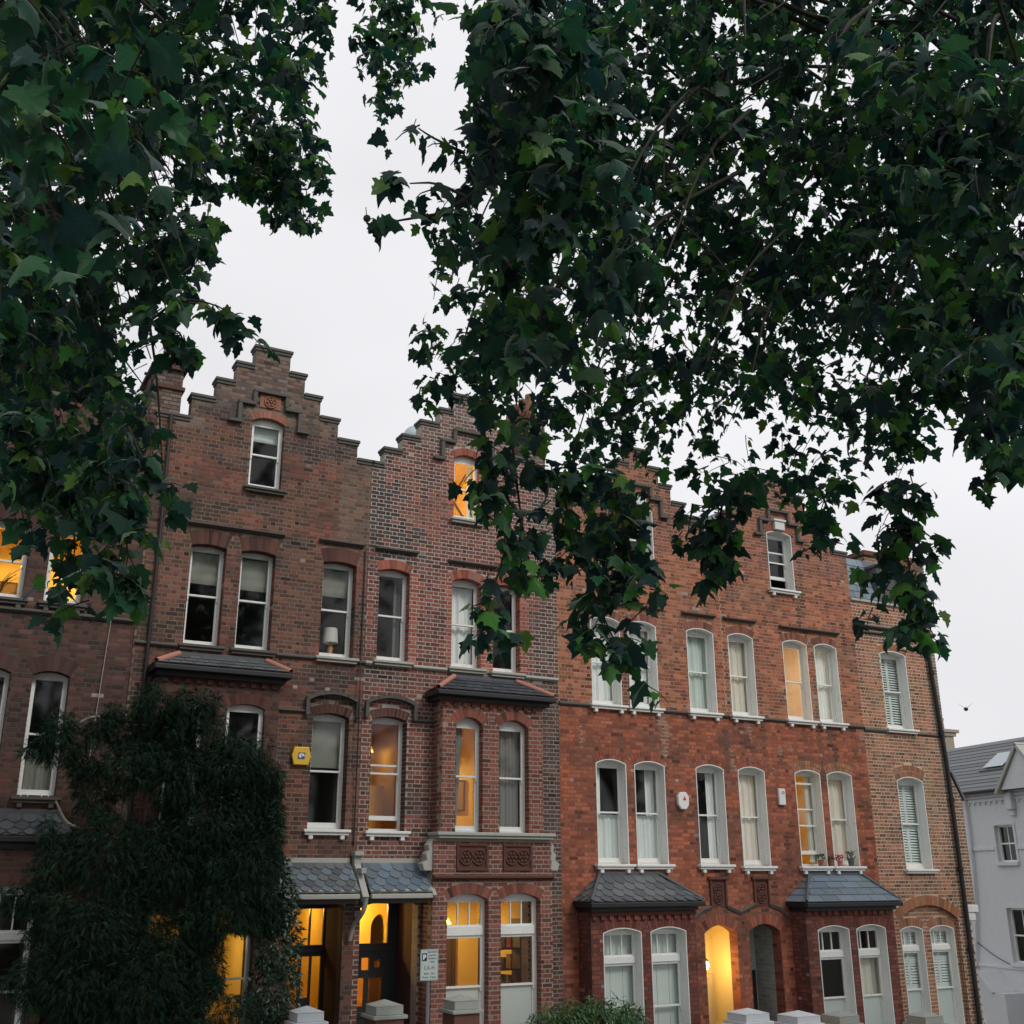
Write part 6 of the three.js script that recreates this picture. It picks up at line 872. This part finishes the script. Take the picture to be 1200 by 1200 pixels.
{
  const bl = []; const put = (px, py, r, n = 1, z = 1.6) => { for (let i = 0; i < n; i++) { const w = at(px + rr(-12, 12), py + rr(-12, 12), (20.5 - z) / (Math.cos(YAW + Math.atan((px - 600) / 1285)))); bl.push([w.x, w.y, Math.max(.75, Math.min(2.2, w.z + rr(-.3, .3))), r * rr(.8, 1.15), r * rr(.8, 1.2), r * .8]); } };
  for (const [x, y, r] of [[160, 850, .42], [175, 830, .3], [235, 860, .5], [220, 835, .32], [285, 880, .42], [150, 900, .5], [200, 920, .6], [270, 930, .55], [300, 950, .4], [110, 930, .42], [120, 1000, .6], [190, 1000, .7], [260, 1000, .65], [305, 1010, .45], [110, 1080, .6], [180, 1080, .7], [250, 1080, .6], [90, 1150, .55], [150, 1160, .7], [220, 1160, .6], [240, 1120, .4], [70, 1000, .4], [65, 870, .2], [80, 860, .2], [52, 880, .16], [130, 850, .22], [90, 900, .25], [60, 1090, .35], [95, 1200, .6], [180, 1220, .7], [305, 900, .3], [325, 960, .3], [320, 1000, .35], [310, 920, .3], [250, 1180, .5], [200, 870, .45], [170, 880, .4], [260, 900, .5], [230, 960, .6], [285, 1000, .5], [300, 1060, .4], [250, 1050, .5], [215, 1120, .6], [320, 1050, .3], [40, 1060, .3], [45, 1150, .4]]) put(x, y, r);
  for (let i = 0; i < 150; i++) { const b = bl[Math.floor(rnd() * 50) % bl.length], a = rr(-.6, Math.PI + .6), e = rr(.9, 1.3); bl.push([b[0] + Math.cos(a) * b[3] * e, b[1] + Math.sin(a) * b[4] * e, b[2] + rr(-.1, .25), rr(.06, .16), rr(.10, .30), rr(.06, .16)]); }
  const L = (px, py) => { const w = at(px, py, 19.4 / Math.cos(YAW + Math.atan((px - 600) / 1285))); return [w.x, w.y, 1.5]; };
  shrub('evergreen_shrub', 'tall dark evergreen shrub with drooping sprays covering the bay of the stepped-gable house', 'shrub', 3.6, 1.5, bl, sprig(), 70000, .12, darkCols, leafMat({ transmission: 0, clearcoat: .06 }), { droop: .45, keep: p => { const q = toPx(p); return q[0] < 332 && !(q[0] > 262 && q[0] < 296 && q[1] > 1092 && q[1] < 1165); }, stems: [[[[3.6, .3, 1.4], [3.5, 2, 1.45], [3.2, 4, 1.4], [3.1, 5.6, 1.4]], .11, .04], [[[3.6, .3, 1.5], [4.1, 2.4, 1.5], [4.3, 4.5, 1.4], [4.2, 6, 1.4]], .09, .03], [[L(138, 895), L(125, 870), L(112, 842), L(90, 850), L(65, 880)], .035, .018], [[L(90, 972), L(75, 965), L(62, 940)], .03, .016], [[L(185, 880), L(197, 870), L(190, 855)], .02, .012], [[L(175, 880), L(190, 890), L(197, 878)], .02, .012]] });
  shrub('climbing_jasmine', 'glossy pale-leaved jasmine climbing beside the slate-canopied porch', 'climber', 5.75, 1.7, [[5.62, 4.1, 1.5, .28, .4, .3], [5.7, 3.6, 1.55, .36, .5, .35], [5.75, 3.0, 1.6, .38, .6, .38], [5.72, 2.3, 1.6, .42, .6, .4], [5.7, 1.6, 1.6, .46, .6, .42], [5.5, 1.3, 1.7, .6, .5, .4], [5.0, 1.4, 1.7, .7, .4, .4]], blade(.55, .2, .1), 9500, .085, [[.07, .13, .08], [.045, .09, .06], [.14, .21, .15], [.03, .065, .045]], leafMat({ roughness: .28, clearcoat: 0, specularIntensity: 1, transmission: 0 }), { droop: .2, stems: [[[[5.75, .35, 1.5], [5.7, 2, 1.5], [5.66, 4, 1.45]], .05, .02]] });
  shrub('clipped_hedge', 'bushy green hedge with narrow leaves in front of the red bay', 'hedge', 11.6, 1.7, [[10.8, 1.25, 1.7, .5, .55, .4], [11.3, 1.3, 1.65, .5, .6, .4], [11.75, 1.4, 1.65, .45, .55, .4], [12.25, 1.38, 1.65, .45, .52, .4], [12.6, 1.25, 1.65, .35, .5, .35]], blade(.26, .15, .25), 7000, .12, [[.10, .22, .075], [.07, .16, .06], [.14, .27, .095], [.04, .09, .045]], leafMat({ transmission: .3 }), { droop: .45, stems: [[[[11.4, 0, 1.6], [11.4, 1.2, 1.6]], .04, .03]] });
}
scene.traverse(o => { if (o.isMesh) { o.castShadow = true; o.receiveShadow = true; } });
renderer.render(scene, camera);
